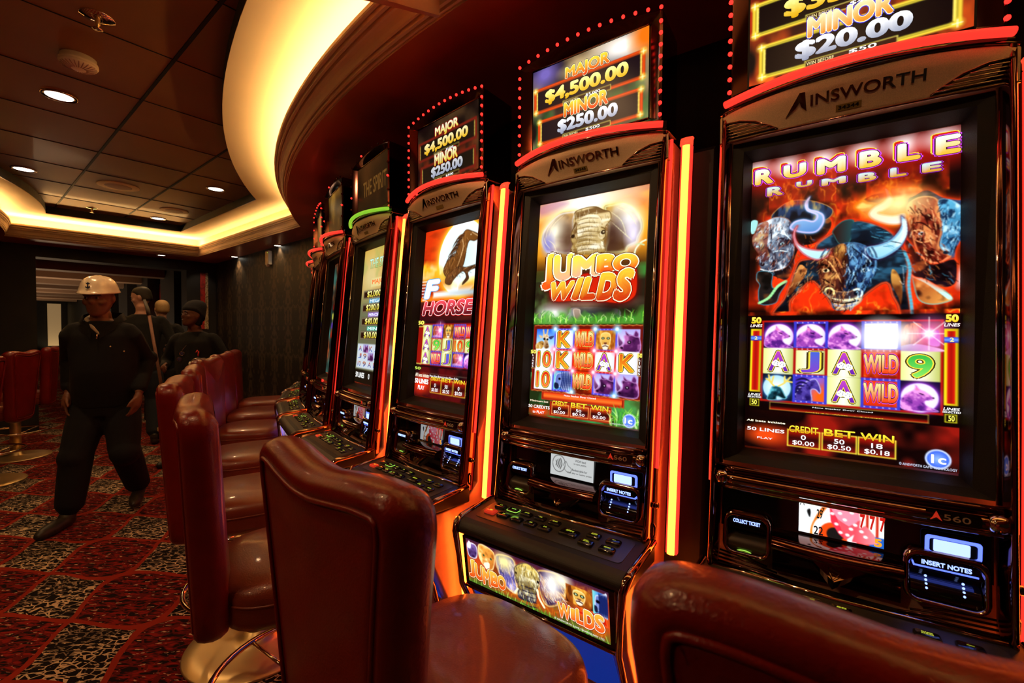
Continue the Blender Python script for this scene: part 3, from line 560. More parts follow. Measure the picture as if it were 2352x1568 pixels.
    A.text('© AINSWORTH GAME TECHNOLOGY', .76, 1.848, .99, 1.862, 'c8d0e8', bold=.01)
    return A

def art_jumbo():
    A = Art(230, .70/.374, '301008'); A.tile = ('f6f6ff', 'd8d8e8')
    W = A._win(0, 0, 1, 1.9, 0); n = A.noise(4, 3, 5, .7, 2.)
    A.img[:] = 0
    t = np.clip(A.y/.62, 0, 1)[..., None]; st = [hexc(c) for c in ('8a2070', 'd04828', 'f09018', 'd88818', '3a2008')]; q = t*4; A.img = sum(k*np.clip(1-np.abs(q-i), 0, 1) for i, k in enumerate(st))
    A.mixin(W, np.clip((n-.55)*5, 0, 1)*np.clip((.55-A.y)*4, 0, 1)*.6, '5a0c20'); A.mixin(W, np.clip((.42-n)*6, 0, 1)*np.clip((.4-A.y)*4, 0, 1)*.5, 'ffb040')
    A.ell(.45, .07, .5, .26, 'ffd850', soft=1.8); A.ell(.46, .05, .3, .14, 'ffffff', soft=1.6)
    A.poly([(.001,.015),(.179,-.014),(.292,.035),(.069,.096),(.005,.106)], 'a050a0', a=.4, soft=12)
    W2 = A._win(0, .62, 1, 1.06, 0); A.mixin(W2, np.clip((A.y[W2]-.62)*12, 0, 1)*.92, '201a10')
    n2 = A.noise(9, 3, 8, 1, 1)
    A.mixin(W2, np.clip((n2[W2]-.45)*4, 0, 1)*.6*np.clip((A.y[W2]-.66)*8, 0, 1), '4a7030')
    A.rect(0, .60, 1, .70, '4a6a28', a=.35); A.ell(.94, .66, .16, .05, '3a7a30', soft=1)
    # elephant
    A.poly([(.381,.116),(.294,.102),(.206,.108),(.129,.155),(.074,.206),(.041,.261),(.036,.339),(.072,.413),(.108,.444),(.199,.454),(.352,.470),(.368,.341),(.352,.188)], 'd0a050', '9878a0', 110, tex=('5a3c28', 'fff4d0', 5, 3, 1, 1.3), rim='e8e0d0', rimw=.02, glow='ffe080', gw=.012)
    A.ell(*[(.180,.269)][0], .1, .1, 'fffbe0', soft=1.7); A.ell(*[(.304,.352)][0], .08, .14, '4a2c18', soft=1.5, a=.8); A.ell(*[(.104,.367)][0], .05, .08, '8080d0', soft=1.5, a=.8)
    for q in ([(.164,.160),(.098,.229),(.078,.305)], [(.251,.125),(.154,.197),(.112,.290)], [(.129,.409),(.081,.355),(.061,.303)], [(.198,.446),(.162,.374),(.103,.328)]): A.line(q, .008, 'fff0c0', .5, taper=True)
    A.poly([(.626,.119),(.703,.105),(.788,.111),(.863,.150),(.919,.211),(.954,.277),(.960,.347),(.933,.404),(.921,.445),(.854,.472),(.828,.513),(.716,.508),(.648,.501),(.673,.380),(.669,.235)], 'd8a848', 'c8a870', 60, tex=('5a3c20', 'ffffe8', 5, 7, 1, 1.3), rim='f4f0a0', rimw=.02, glow='ffe080', gw=.012)
    A.ell(*[(.811,.256)][0], .1, .1, 'ffffff', soft=1.7); A.ell(*[(.711,.367)][0], .09, .15, '3a1c14', soft=1.5, a=.85); A.ell(*[(.887,.372)][0], .05, .1, 'e8e0ff', soft=1.6)
    for q in ([(.742,.139),(.846,.209),(.912,.306)], [(.686,.165),(.783,.252),(.833,.382)], [(.708,.259),(.805,.352),(.880,.423)], [(.751,.131),(.882,.188),(.939,.292)]): A.line(q, .008, 'fff8c0', .5, taper=True)
    A.poly([(.359,.113),(.464,.092),(.556,.100),(.626,.138),(.686,.165),(.697,.230),(.651,.287),(.672,.344),(.645,.412),(.643,.498),(.352,.470),(.349,.396),(.332,.356),(.334,.290),(.354,.245),(.362,.180)], 'e8d098', '9a7838', 90, tex=('6a4820', 'fff8d8', 7, 9, .7, 2.2), rim='5a3c18', rimw=.008)
    A.poly([(.405,.186),(.487,.161),(.589,.186),(.611,.263),(.604,.353),(.619,.495),(.416,.476),(.400,.345),(.386,.249)], 'f0e0b0', 'a88848', 90, tex=('7a5c28', 'fffce8', 6, 10, .6, 2.6), a=.9)
    for k in range(9):
        yy = 470 + k*36; q = [(a, b) for a, b in [(.377,-.265),(.482,-.242),(.584,-.220)]]
        y = [(.497,.172),(.509,.488)]; yk = y[0][1] + (y[1][1]-y[0][1])*k/8.5; A.line([(q[0][0], yk-.012), (q[1][0], yk-.022), (q[2][0], yk-.006)], .0065, '5a4020', .75, taper=True)
        A.line([(q[0][0]+.02, yk), (q[1][0], yk-.008), (q[2][0]-.02, yk+.006)], .006, 'fff8e0', .5, taper=True)
    A.fur([(.359,.113),(.464,.092),(.626,.138),(.697,.230),(.651,.287),(.643,.498),(.352,.470),(.349,.396),(.354,.245),(.362,.180)], 200, ['fff8e0', '8a6830', '5a4018', 'e8d0a0'], 5, 80, .035, a=.5)
    A.ell(*[(.352,.325)][0], .018, .016, '2a1808'); A.ell(*[(.633,.325)][0], .022, .018, '2a1808'); A.ell(*[(.635,.323)][0], .008, .006, 'e0d0a0')
    A.line([(.612,.281),(.647,.304),(.653,.359),(.635,.384)], .008, '6a4c20'); A.line([(.906,.547),(.913,.496),(.952,.449),(.991,.432)], .012, 'e8f0d0'); A.line([(.912,.461),(.943,.456),(.979,.469)], .01, 'c8d8a0')
    # grass and legs
    A.poly([(.371,.940),(.495,.935),(.634,.940),(.805,.963),(.790,1.058),(.638,1.056),(.617,.993),(.560,1.054),(.333,1.051),(.351,.986)], '808088', '506058', 90, tex=('303838', 'b0b8b0', 6, 4, 1, 1), a=.9)
    A.poly([(.392,.950),(.455,.952),(.466,.989),(.498,1.017),(.489,1.044),(.438,1.052),(.406,1.024)], 'b09888', '706050', 90, rim='e8d8c8', rimw=.008)
    A.ell(*[(.199,.992)][0], .13, .075, 'ffffff', soft=1.3, a=.9)
    W3 = A._win(0, .93, 1, 1.075, 0); A.mixin(W3, np.clip((A.y[W3]-.96)*14 + (A.noise(14, 2, 3)[W3]-.5)*2, 0, 1)*.8, '50a030')
    r = random.Random(4)
    for k in range(90):
        x = r.random(); y = 1.07-r.random()*.02; h = .03+.07*r.random()*(1.2 if abs(x-.5) > .3 else .6); A.line([(x, y), (x+.01*r.uniform(-1, 1), y-h*.6), (x+.04*r.uniform(-1, 1), y-h)], .005, r.choice(['90e040', '40b030', 'd8ffa0', '287a20']), .85, taper=True)
    A.ell(*[(.534,.900)][0], .33, .045, '9a7a68', soft=1.4, a=.8); A.ell(*[(.739,.935)][0], .12, .06, '100804', soft=1.4, a=.7)
    # logo
    A.poly([(.141,.682),(.274,.673),(.525,.654),(.721,.661),(.832,.626),(.917,.625),(.936,.806),(.902,.881),(.804,.911),(.633,.891),(.431,.878),(.194,.873),(.145,.779)], 'c01404', 'e02808', 90, glow='600404', gw=.02, a=.95)
    L = [('J', [(.082,.766),(.177,.463)]), ('U', [(.200,.691),(.358,.480)]), ('M', [(.387,.671),(.605,.505)]), ('B', [(.610,.652),(.745,.517)]), ('O', [(.754,.655),(.923,.531)])]
    for ch, P in L:
        (a, b), (c, d) = P; A.text(ch, a-.025, d-.01, c+.02, b+.012, 'ffe840', 'e84010' if ch in 'JBO' else 'f8a890', bold=.08, out='ffffe0', outw=.105, out2='501808', out2w=.15)
    L = [('W', [(.177,.862),(.383,.718)]), ('I', [(.384,.865),(.486,.697)]), ('L', [(.462,.868),(.577,.695)]), ('D', [(.613,.877),(.759,.673)]), ('S', [(.761,.888),(.900,.650)])]
    for ch, P in L:
        (a, b), (c, d) = P; A.text(ch, a-.018, d-.012, c+.018, b+.012, 'ffd838', 'c02008', bold=.075, out='fff8d0', outw=.085, out2='8a1004', out2w=.13, shear=.25)
    # reels
    (gx0, gy0), (gx1, gy1) = ([(.040,1.112)][0], [(.981,1.640)][0]); C5 = grid_cells(gx0+.0, gy0+.005, gx1, gy1)
    A.rect(0, 1.075, 1, 1.9, '1c2c10'); W4 = A._win(0, 1.5, 1, 1.88, 0); A.mixin(W4, np.clip((A.noise(8, 3, 6)[W4]-.4)*3, 0, 1), '2c8a48'); A.mixin(W4, np.clip((A.x[W4]-.55)*3, 0, 1)*.3, '88a040')
    A.rect(gx0-.03, gy0-.03, gx1+.03, gy1+.02, '6a1008', rim='c02010', rimw=.008)
    for y in (gy0-.026, gy1+.014): A.line([(gx0-.02+.03*k, y+.004*(-1)**k) for k in range(34)], .004, 'd8a848', sm=False)
    draw_grid(A, C5, [[sy_giraffe, 'K', lambda a, b: sy_wild(a, b, True), sy_lion, sy_rhino], ['10', 'K', lambda a, b: sy_wild(a, b, True), 'A', 'K'], ['10', sy_zebra, lambda a, b: sy_wild(a, b, True), sy_rhino, sy_rhino]],
              hi=(((1, 0), '5048d8'), ((3, 0), '5048d8'), ((1, 2), '5048d8'), ((3, 2), '5048d8'), ((1, 1), 'd02018'), ((3, 1), 'd02018')))
    for i, j in ((1, 0), (2, 0), (3, 0), (4, 0), (1, 1), (2, 1), (3, 1), (4, 1), (1, 2), (2, 2), (3, 2), (4, 2), (2, 3), (4, 3)):
        b = C5[min(j, 2)][i]; y = b[1] if j < 3 else b[3]; A.ell(b[0], y, .028, .028, '90e0ff' if j in (0, 3) else 'ff90b0', soft=1.6); A.ell(b[0], y, .012, .012, 'ffffff', soft=1.2)
    for (sx0, sy0), (sx1, sy1) in (([(-.004,1.302),(.046,1.464)]), ([(.971,1.301),(1.006,1.474)])):
        A.rect(sx0, sy0, sx1, sy1, '401008'); A.frame(sx0, sy0, sx1, sy1, .004, 'f0d880'); A.text('50', sx0-.002, sy0+.004, sx1+.002, sy0+.032, 'fff060', bold=.05)
        for k, ch in enumerate('LINES'): h = (sy1-sy0-.04)/5; A.text(ch, (sx0+sx1)/2-.007 if ch != 'I' else (sx0+sx1)/2-.002, sy0+.04+k*h, (sx0+sx1)/2+.007 if ch != 'I' else (sx0+sx1)/2+.002, sy0+.036+(k+.85)*h, 'ffffff', bold=.03)
    (ax, ay), (bx, by) = [(.145,1.667),(.860,1.717)]; A.rect(ax-.02, ay-.01, bx+.02, by+.01, '901808', rim='d04020', rimw=.008); A.rect(ax, ay, bx, by, 'f04010', ['ff7828', 'a81c04'], 90)
    (cx, cy), (dx, dy) = [(.355,1.692),(.644,1.690)]; A.text('Note Stacker Door Closed', cx, cy-.024, dx, dy-.008, 'ffffff', bold=.02)
    (cx, cy), (dx, dy) = [(.018,1.764),(.205,1.756)]; A.text('Minimum bet', cx, cy-.026, dx, dy-.002, 'fff0d0', bold=.03, out='7a4020', outw=.08)
    (cx, cy), (dx, dy) = [(.002,1.813),(.222,1.810)]; A.ell((cx+dx)/2, dy+.02, .1, .04, 'f04010', soft=1.2); A.text('50 CREDITS', cx, cy-.032, dx, dy-.002, 'ffffff', bold=.04, out='7a4030', outw=.09)
    (cx, cy), (dx, dy) = [(.049,1.858),(.170,1.854)]; A.text('to PLAY', cx, cy-.03, dx, dy-.002, 'ffffff', bold=.03, out='a03010', outw=.08)
    q = [(.234,1.786),(.401,1.842),(.414,1.773),(.583,1.853),(.595,1.773),(.778,1.856)]; A.rect(q[0][0]-.02, 1.735, q[5][0]+.0, 1.855, '8a1404', rim='e04018', rimw=.006)
    credit_boxes(A, ((q[0][0], q[1][0]), (q[2][0], q[3][0]), (q[4][0], q[5][0]-.01)), 1.752, 1.842, (('CREDIT', '0', '$0.00'), ('BET', '50', '$0.50'), ('WIN', '0', '$0.00')), 'f04810', 'ffb060')
    cx, cy = [(.925,1.816)][0]; 
    for k in range(40):
        x = .77+.23*r.random(); h = .05+.12*r.random(); A.line([(x, 1.87), (x+.02*r.uniform(-1, 1), 1.87-h*.6), (x+.06*r.uniform(-1, 1), 1.87-h)], .006, r.choice(['90e040', '40b030', 'd8ffa0', '287a20']), .9, taper=True)
    A.ell(cx, cy, .052, .052, 'c8d8ff'); A.ell(cx, cy, .044, .044, '3860e0', col2='90b8ff'); A.text('1c', cx-.03, cy-.022, cx+.03, cy+.022, 'ffffff', bold=.04)
    A.text('© AINSWORTH GAME TECHNOLOGY', .78, 1.846, .99, 1.858, 'd8e0d8', bold=.01)
    return A

def horse_fig(A, t):
    A.poly(t([(.30,.62),(.36,.50),(.46,.44),(.54,.40),(.60,.22),(.66,.12),(.74,.06),(.86,.10),(1.0,.17),(1.02,.22),(.92,.26),(.82,.24),(.78,.34),(.76,.48),(.72,.60),(.60,.66),(.50,.74),(.36,.72)]), 'a06428', '3a1c08', 60, rim='2a1408', rimw=.008)
    A.poly(t([(.62,.60),(.80,.62),(1.0,.60),(1.12,.66),(1.12,.70),(.98,.66),(.84,.70),(.86,.80),(.74,.88),(.74,.84),(.80,.76),(.72,.68),(.56,.78),(.48,.86),(.36,.82),(.40,.70)]), '7a4820', '24100a', 60, rim='1c0c04', rimw=.006)
    r = random.Random(8)
    for k in range(60):
        u = r.random(); a = .74-.22*u; b = .07+.36*u; l = r.uniform(.06, .2); A.line(t([(a, b), (a-l*.6, b+l*.1), (a-l, b+l*.5)]), .007, r.choice(['241008', '3a1c0c', '140804', '7a4820']), .9, taper=True)
    A.fur(t([(.36,.50),(.54,.40),(.60,.22),(.74,.08),(.82,.24),(.76,.48),(.72,.60),(.50,.74),(.36,.72)]), 150, ['1c0c04', 'e0b070', '50280c', 'c08040'], 5, 100, .05); A.fur(t([(.62,.60),(1.1,.62),(1.1,.68),(.84,.70),(.56,.78),(.40,.80)]), 60, ['180a04', 'e0b070'], 6, 10, .05)
    A.line(t([(.66,.16),(.70,.30),(.66,.46),(.60,.60)]), .012, 'f0c890', .7, taper=True); A.line(t([(.86,.12),(.96,.18),(1.0,.2)]), .008, 'f0c890', .7)
    A.ell(*t([(.84,.15)])[0], .008, .006, 'e8d8b0')
def art_horse():
    A = Art(150, .70/.374, '380404'); A.tile = ('c8d070', '98a040')
    W = A._win(0, 0, 1, 1.9, 0); n = A.noise(4, 3, 6, .7, 2.2)
    A.mixin(W, np.clip(1.25-A.y, 0, 1), 'c02808'); A.mixin(W, np.clip((.5-n)*5, 0, 1)*.6, '500804'); A.mixin(W, np.clip((n-.52)*5, 0, 1)*np.clip(A.y-.1, 0, 1)*1.4, 'f09018')
    cx, cy = [(.673,.362)][0]; A.ell(cx, cy+.02, .62, .62, 'ff4808', soft=1.4, a=.7); A.ell(cx, cy, .385, .40, 'f4fcff', glow='ffd030', gw=.05, col2='c8f4ff')
    A.poly([(-.049,.354),(.108,.381),(.234,.405),(.435,.501),(.636,.671),(.362,.659),(.061,.616),(-.033,.526)], 'f8e030', 'd88810', 90, soft=14, tex=('e07010', 'fffcc0', 6, 3, 1, 1), a=.85); A.poly([(.760,.625),(.999,.588),(1.002,.688),(.683,.699)], 'f0d820', 'd87010', 90, soft=12, a=.8)
    (hx0, hy0), (hx1, hy1) = ([(.141,.053)][0], [(.917,.646)][0]); horse_fig(A, T(hx0, hy0-.02, hx1+.02, hy1+.1))
    A.rect(0, 1.03, 1, 1.9, '200408'); (a, b), (c, d) = [(.231,.771),(.975,.711)]; A.rect(a, d, c, b, 'f8ffff', 'a0b0b8', 0, soft=6); A.rect(0, d+.10, 1, d+.42, '280610', a=.8)
    (a, b), (c, d) = [(.056,.780),(.278,.565)]; A.text('F', a, d, c+.06, b, 'ffffff', bold=.06, shear=.15, out='30a0e0', outw=.07)
    for k in range(7): A.rect(a-.09+.01*k, d+.01+.035*k, a+.05, d+.022+.035*k, 'ffffff', a=.9)
    (a, b), (c, d) = [(.041,.973),(.947,.805)]; A.text('HORSE', a, d, c, b, 'ff5060', '4a0810', bold=.045, out='fff0f0', outw=.065, out2='f01818', out2w=.09, shear=.2)
    (gx0, gy0), (gx1, gy1) = ([(.078,1.066)][0], [(1.024,1.534)][0]); C5 = grid_cells(gx0, gy0+.01, gx1, gy1-.02); A.frame(gx0-.012, gy0-.004, gx1+.012, gy1-.008, .012, 'a01010')
    tp = lambda a, b: (sy_wild(a, b), )
    draw_grid(A, C5, [['A', sy_canyon, sy_lion, sy_wild, sy_wild], ['A', '9', 'J', '10', '9'], ['A', sy_wild, 'J', sy_canyon, sy_wolf]], hi=(((1, 0), '3838c8'), ((3, 0), '3838c8'), ((1, 1), 'a81010'), ((3, 1), 'a81010'), ((1, 2), '3838c8'), ((3, 2), '3838c8')))
    (sx0, sy0), (sx1, sy1) = [(-.016,1.089),(.101,1.521)]; A.rect(sx0, sy0, sx1, sy1, 'e8e060'); A.rect(sx0+.012, sy0+.01, sx1-.012, sy1-.01, '901008'); A.text('50', sx0, sy0-.06, sx1, sy0-.02, 'fff060', bold=.05); A.text('50', sx0, sy1+.03, sx1, sy1+.06, 'd8ff60', bold=.03)
    (ax, ay) = [(.146,1.612)][0]; A.rect(ax, ay, .99, ay+.065, '080004', ['180208', 'e01818'], 90); A.frame(ax, ay, .99, ay+.065, .004, 'a0a080'); A.text('Press Rules Button to view Game Rules', ax+.14, ay+.012, .78, ay+.035, 'ffffff', bold=.02)
    W5 = A._win(0, 1.55, 1, 1.88, 0); A.mixin(W5, np.clip((A.noise(5, 3, 9)[W5]-.42)*4, 0, 1)*.6, '7a0c10')
    A.ell(.13, 1.74, .16, .09, 'e83010', soft=1.2); A.text('All bets initiate', .01, 1.62, .27, 1.66, 'fff8e0', bold=.03); A.text('50 LINES', .01, 1.68, .27, 1.735, 'ffffff', bold=.05, out='803020', outw=.09); A.text('PLAY', .08, 1.755, .2, 1.80, 'ffffff', bold=.04)
    credit_boxes(A, ((.3, .49), (.495, .69), (.70, .90)), 1.67, 1.82, (('CREDIT', '0', '$0.00'), ('BET', '50', '$0.50'), ('WIN', '0', '$0.00')))
    return A
def art_adventure():
    A = Art(110, .70/.374, '8a5010'); A.tile = ('e8f0ff', 'c0c8e0'); W = A._win(0, 0, 1, 1.9, 0)
    A.mixin(W, np.clip(1.1-A.y, 0, 1), 'd8a028'); A.ell(.3, .4, .5, .4, 'fff0b0', soft=1.6, a=.8); A.mixin(W, np.clip((A.noise(4, 3, 3)-.5)*4, 0, 1)*.4, 'a0c060'); A.mixin(W, np.clip((A.y-.55)*3, 0, 1)*.8, '6a7a60')
    A.text('THE SPIRIT', .22, .14, .98, .28, 'c8f8f0', '90b060', bold=.03, out='406030', outw=.07)
    A.rect(.32, .42, .9, .54, 'f8e8a0'); A.text('MAJOR', .36, .44, .86, .52, 'f06018', bold=.03)
    for k, (v, lb, c) in enumerate((('$2,000.00', 'MEGA', '58b0e0'), ('$200.00', 'MINOR', 'a070e0'), ('$40.00', 'MINI', '50c0a0'), ('$10.00', '', ''))):
        y = .58+.19*k; A.rect(.08, y, .98, y+.12, '2c1008', rim='b0a880', rimw=.02); A.text(v, .22, y+.015, .22+.075*len(v), y+.105, 'ffffb0', 'b8a010', bold=.04)
        if lb: A.rect(.3, y+.125, .75, y+.185, c); A.text(lb, .34, y+.135, .7, y+.178, 'f0f8ff')
    C5 = grid_cells(.04, 1.34, .98, 1.66); A.rect(.02, 1.33, 1., 1.67, 'e0ecf8')
    for j in range(3):
        for i in range(5): b = C5[j][i]; k = [['A', 'x', 'K', 'J', '9'], ['J', '9', 'x', 'A', 'K'], ['10', '9', 'A', 'K', 'x']][j][i]; (sy_rhino if k == 'x' else lambda a, b: a.text(k, b[0]+.04, b[1]+.02, b[2]-.04, b[3]-.02, 'c06020', '3060c0', bold=.04))(A, b)
    A.rect(0, 1.69, 1, 1.9, '181008'); A.text('50 LINES', .04, 1.73, .35, 1.8, 'ffffff', bold=.04); A.text('0', .5, 1.73, .54, 1.8, 'ffffff'); A.text('50', .72, 1.73, .82, 1.8, 'ffffff')
    A.img *= .85; return A
def art_dim(seed):
    A = Art(50, .70/.374, '101410'); W = A._win(0, 0, 1, 1.9, 0); A.mixin(W, np.clip((A.noise(4, 3, seed)-.4)*3, 0, 1), '3a6a60'); A.mixin(W, np.clip((A.noise(5, 3, seed+1)-.5)*4, 0, 1), '8a4020')
    for k in range(5): A.rect(.1, .7+.16*k, .9, .8+.16*k, ['5a1008', 'a0a040', '503090', '8a2010', '202020'][k])
    return A
def jackpot(w, kind):
    A = Art(w, .251/.388, '0a0408'); W = A._win(0, 0, 1, 1, 0); g = {'J': ('c0a070', '2c7a30'), 'H': ('6a4a28', 'c83810'), 'R': ('c83010', 'f06018')}[kind]
    A.mixin(W, np.clip((A.noise(4, 3, 3)-.3)*2, 0, 1), g[0]); A.mixin(W, np.clip((A.y-.3)*5, 0, 1)*np.clip((A.noise(12, 3, 9, 1, .3)-.3)*3, 0, 1), g[1])
    if kind == 'J': A.ell(.12, .05, .12, .1, '7060b0', soft=1.4); A.ell(.8, .07, .2, .1, 'fff8f0', soft=1.4); A.ell(.98, .05, .1, .12, 'f07010', soft=1.2); A.ell(.45, .1, .15, .06, 'c8b080', soft=1.2)
    ed = {'J': 'f05010', 'H': 'a82818', 'R': 'ffe840'}[kind]; inn = {'J': '180c14', 'H': '1c140c', 'R': '060004'}[kind]
    for k, (x0, y0, x1, y1) in enumerate(((.03, .165, .955, .345), (.07, .43, .94, .61))):
        A.rect(x0-.02, y0-.015, x1+.02, y1+.015, '701004', rim=ed, rimw=.02); A.rect(x0, y0, x1, y1, inn, rim=ed, rimw=.012, glow=ed, gw=.006)
        for x in (x0+.012, x1-.012): A.line([(x, y0+.02), (x, y1-.02)], .011, 'ffe060')
        if kind != 'H':
            for x, y in ((x0-.005, y0), (x1+.005, y0), (x1, y1), (x0, y1)): A.ell(x, y, .02, .02, 'ffe040', soft=1.6); A.line([(x-.02, y), (x+.02, y)], .003, 'ffffff'); A.line([(x, y-.02), (x, y+.02)], .003, 'ffffff')
    mj = {'J': ('ffe840', 'd82808'), 'H': ('e8e8d8', 'd8b820'), 'R': ('fff0c0', 'f08010')}[kind]; o2 = {'J': '1c3010', 'H': 'c01810', 'R': '4038d0'}[kind]
    A.text('MAJOR', .31, .06, .70, .18, *mj, bold=.05, out='fff8d0' if kind != 'H' else '301010', outw=.075, out2=o2, out2w=.12)
    A.text('MINOR', .30, .34, .69, .46, *mj, bold=.05, out='fff8d0' if kind != 'H' else '301010', outw=.075, out2=o2, out2w=.12)
    a1, a2, w1, w2 = {'J': ('$4,500.00', '$250.00', '$5,000', '$500'), 'H': ('$4,500.00', '$250.00', '$5,000', '$500'), 'R': ('$337.27', '$20.00', '$400', '$50')}[kind]
    A.text(a1, .13 if kind != 'R' else .19, .195, .84, .305, 'fff8a0' if kind != 'H' else 'e8e0b0', 'd8a008', bold=.055); A.text(a2, .25, .47, .76, .575, 'ffffff' if kind != 'H' else 'c8c8c8', '8890a8', bold=.055)
    for y, v in ((.318, w1), (.585, w2)):
        A.rect(.29, y, .71, y+.04, '301008'); A.frame(.29, y, .71, y+.04, .005, 'e0d860'); A.text(v, .5, y+.008, .62, y+.033, 'ffffff', bold=.02); A.text('WIN BEFORE', .30, y+.012, .43, y+.032, 'f0e0a0', bold=.01)
    if kind == 'H': A.img *= .75
    return A
def art_belly():
    A = Art(330, .135/.454, '100814'); t = lambda P: P
    A.rect(0, 0, 1, .3, '3a1838', ['c05818', '3c6a20'], 90); A.fire(.0, .3, 4, .0, 1., .5)
    A.poly([(.250,.032),(.352,.009),(.398,.036),(.396,.121),(.400,.239),(.320,.234),(.267,.165),(.245,.103)], '383080', '7a70b0', 80, tex=('1c1840', 'e0d8ff', 10, 3, 1, 1.5), rim='ffd070', rimw=.012)
    A.poly([(.550,.035),(.671,.002),(.737,.027),(.749,.069),(.723,.166),(.628,.236),(.577,.206),(.558,.130)], '5a4078', 'ffb040', 30, tex=('2c1840', 'fff0e0', 8, 5, 1, 1.5), rim='ffc860', rimw=.012)
    A.fur([(.550,.035),(.737,.027),(.723,.166),(.577,.206)], 160, ['ffe0a0', 'c06820', 'fff8e0', '603060'], 21, 60, .04); A.fur([(.250,.032),(.398,.036),(.400,.239),(.267,.165)], 120, ['9080d0', 'f0e0ff', '282060', 'ffd080'], 22, 80, .04)
    A.ell(*[(.313,.063)][0], .06, .05, 'fff0a0', soft=1.5); A.ell(*[(.653,.088)][0], .05, .07, 'ffffff', soft=1.5); A.ell(*[(.719,.033)][0], .05, .04, 'ffffe0', soft=1.5)
    A.poly([(.394,.062),(.469,.013),(.525,.019),(.568,.045),(.571,.093),(.542,.186),(.536,.238),(.515,.255),(.407,.262),(.407,.185),(.386,.124)], 'f0d060', '302c40', 90, tex=('604818', 'fffce0', 9, 6, .7, 2), rim='281c30', rimw=.006)
    for k in range(5):
        (a, b), (c, d) = [(.419,.172),(.540,.162)]; A.line([(a, b+.028*k), ((a+c)/2, b+.03*k-.004), (c, d+.028*k)], .006, '181430', taper=True)
    A.fur([(.394,.062),(.469,.013),(.525,.019),(.568,.045),(.571,.093),(.542,.186),(.515,.255),(.407,.262),(.407,.185),(.386,.124)], 150, ['fff0a0', '8a6820', '2c2010', 'ffffe0'], 23, 90, .03)
    A.line([(.550,.158),(.558,.205),(.590,.251)], .014, 'fff8d0'); A.line([(.405,.203),(.380,.238)], .012, 'fff8d0'); A.ell(*[(.556,.106)][0], .008, .009, '100808'); A.ell(*[(.399,.103)][0], .006, .008, '100808')
    A.poly([(.014,.024),(.083,.022),(.097,.070),(.077,.121),(.020,.122),(.005,.072)], '8a6ab8', '3a2058', 80, rim='ffffff', rimw=.008, tex=('2c1440', 'e8d8ff', 18, 7, 1, 1)); A.poly([(.010,.057),(.023,.012),(.043,.025),(.036,.062)], 'f0e8ff')
    A.poly([(.107,.014),(.164,.002),(.235,.028),(.234,.106),(.204,.160),(.141,.146),(.104,.095)], 'f8b048', 'c06820', 60, tex=('a05018', 'ffe8a0', 18, 8, 1, 1), rim='ffe0a0', rimw=.008); A.ell(*[(.147,.073)][0], .008, .008, '40502c'); A.ell(*[(.206,.080)][0], .008, .008, '40502c'); A.poly([(.144,.127),(.190,.112),(.183,.159),(.155,.159)], 'fff0d8')
    b = [([(.744,.040)][0]), ([(.906,.125)][0])]; sy_lion(A, (b[0][0], b[0][1]+.0, b[1][0], min(b[1][1]+.02, .2)))
    b = [([(.907,.019)][0]), ([(.991,.114)][0])]; sy_zebra(A, (b[0][0], b[0][1], b[1][0], b[1][1]+.04))
    r = random.Random(3)
    for k in range(60):
        x = r.random(); A.line([(x, .3), (x+.02*r.uniform(-1, 1), .3-.05*r.random())], .003, r.choice(['60c030', 'b0f060', '287a20']), .9)
    for ch, P in zip('JUMBO', ([(.006,.264),(.066,.134)], [(.059,.264),(.135,.148)], [(.125,.278),(.194,.155)], [(.188,.264),(.258,.160)], [(.248,.260),(.315,.162)])):
        (a, b), (c, d) = P; A.text(ch, a, d, c, b, 'ffc848', 'd84010', bold=.06, out='fff0c0', outw=.085, out2='7a1804', out2w=.13)
    (a, b), (c, d) = [(.660,.231),(.985,.208)]; A.poly([(a, b-.05), (c+.0, b-.075), (c+.01, d+.0), (a+.02, d-.02)], 'c81c08', rim='f06020', rimw=.01, sm=False)
    for ch, P in zip('WILDS', ([(.682,.267),(.769,.168)], [(.766,.249),(.802,.175)], [(.799,.255),(.852,.163)], [(.848,.258),(.916,.148)], [(.912,.250),(.974,.144)])):
        (a, b), (c, d) = P; A.text(ch, a, d, c, b, 'ffc040', 'e84818', bold=.06, out='fff8e0', outw=.09, out2='8a1004', out2w=.13)
    A.text('© AINSWORTH GAME TECHNOLOGY LTD.', .66, .275, .97, .286, 'f0f0e0', bold=.01)
    return A
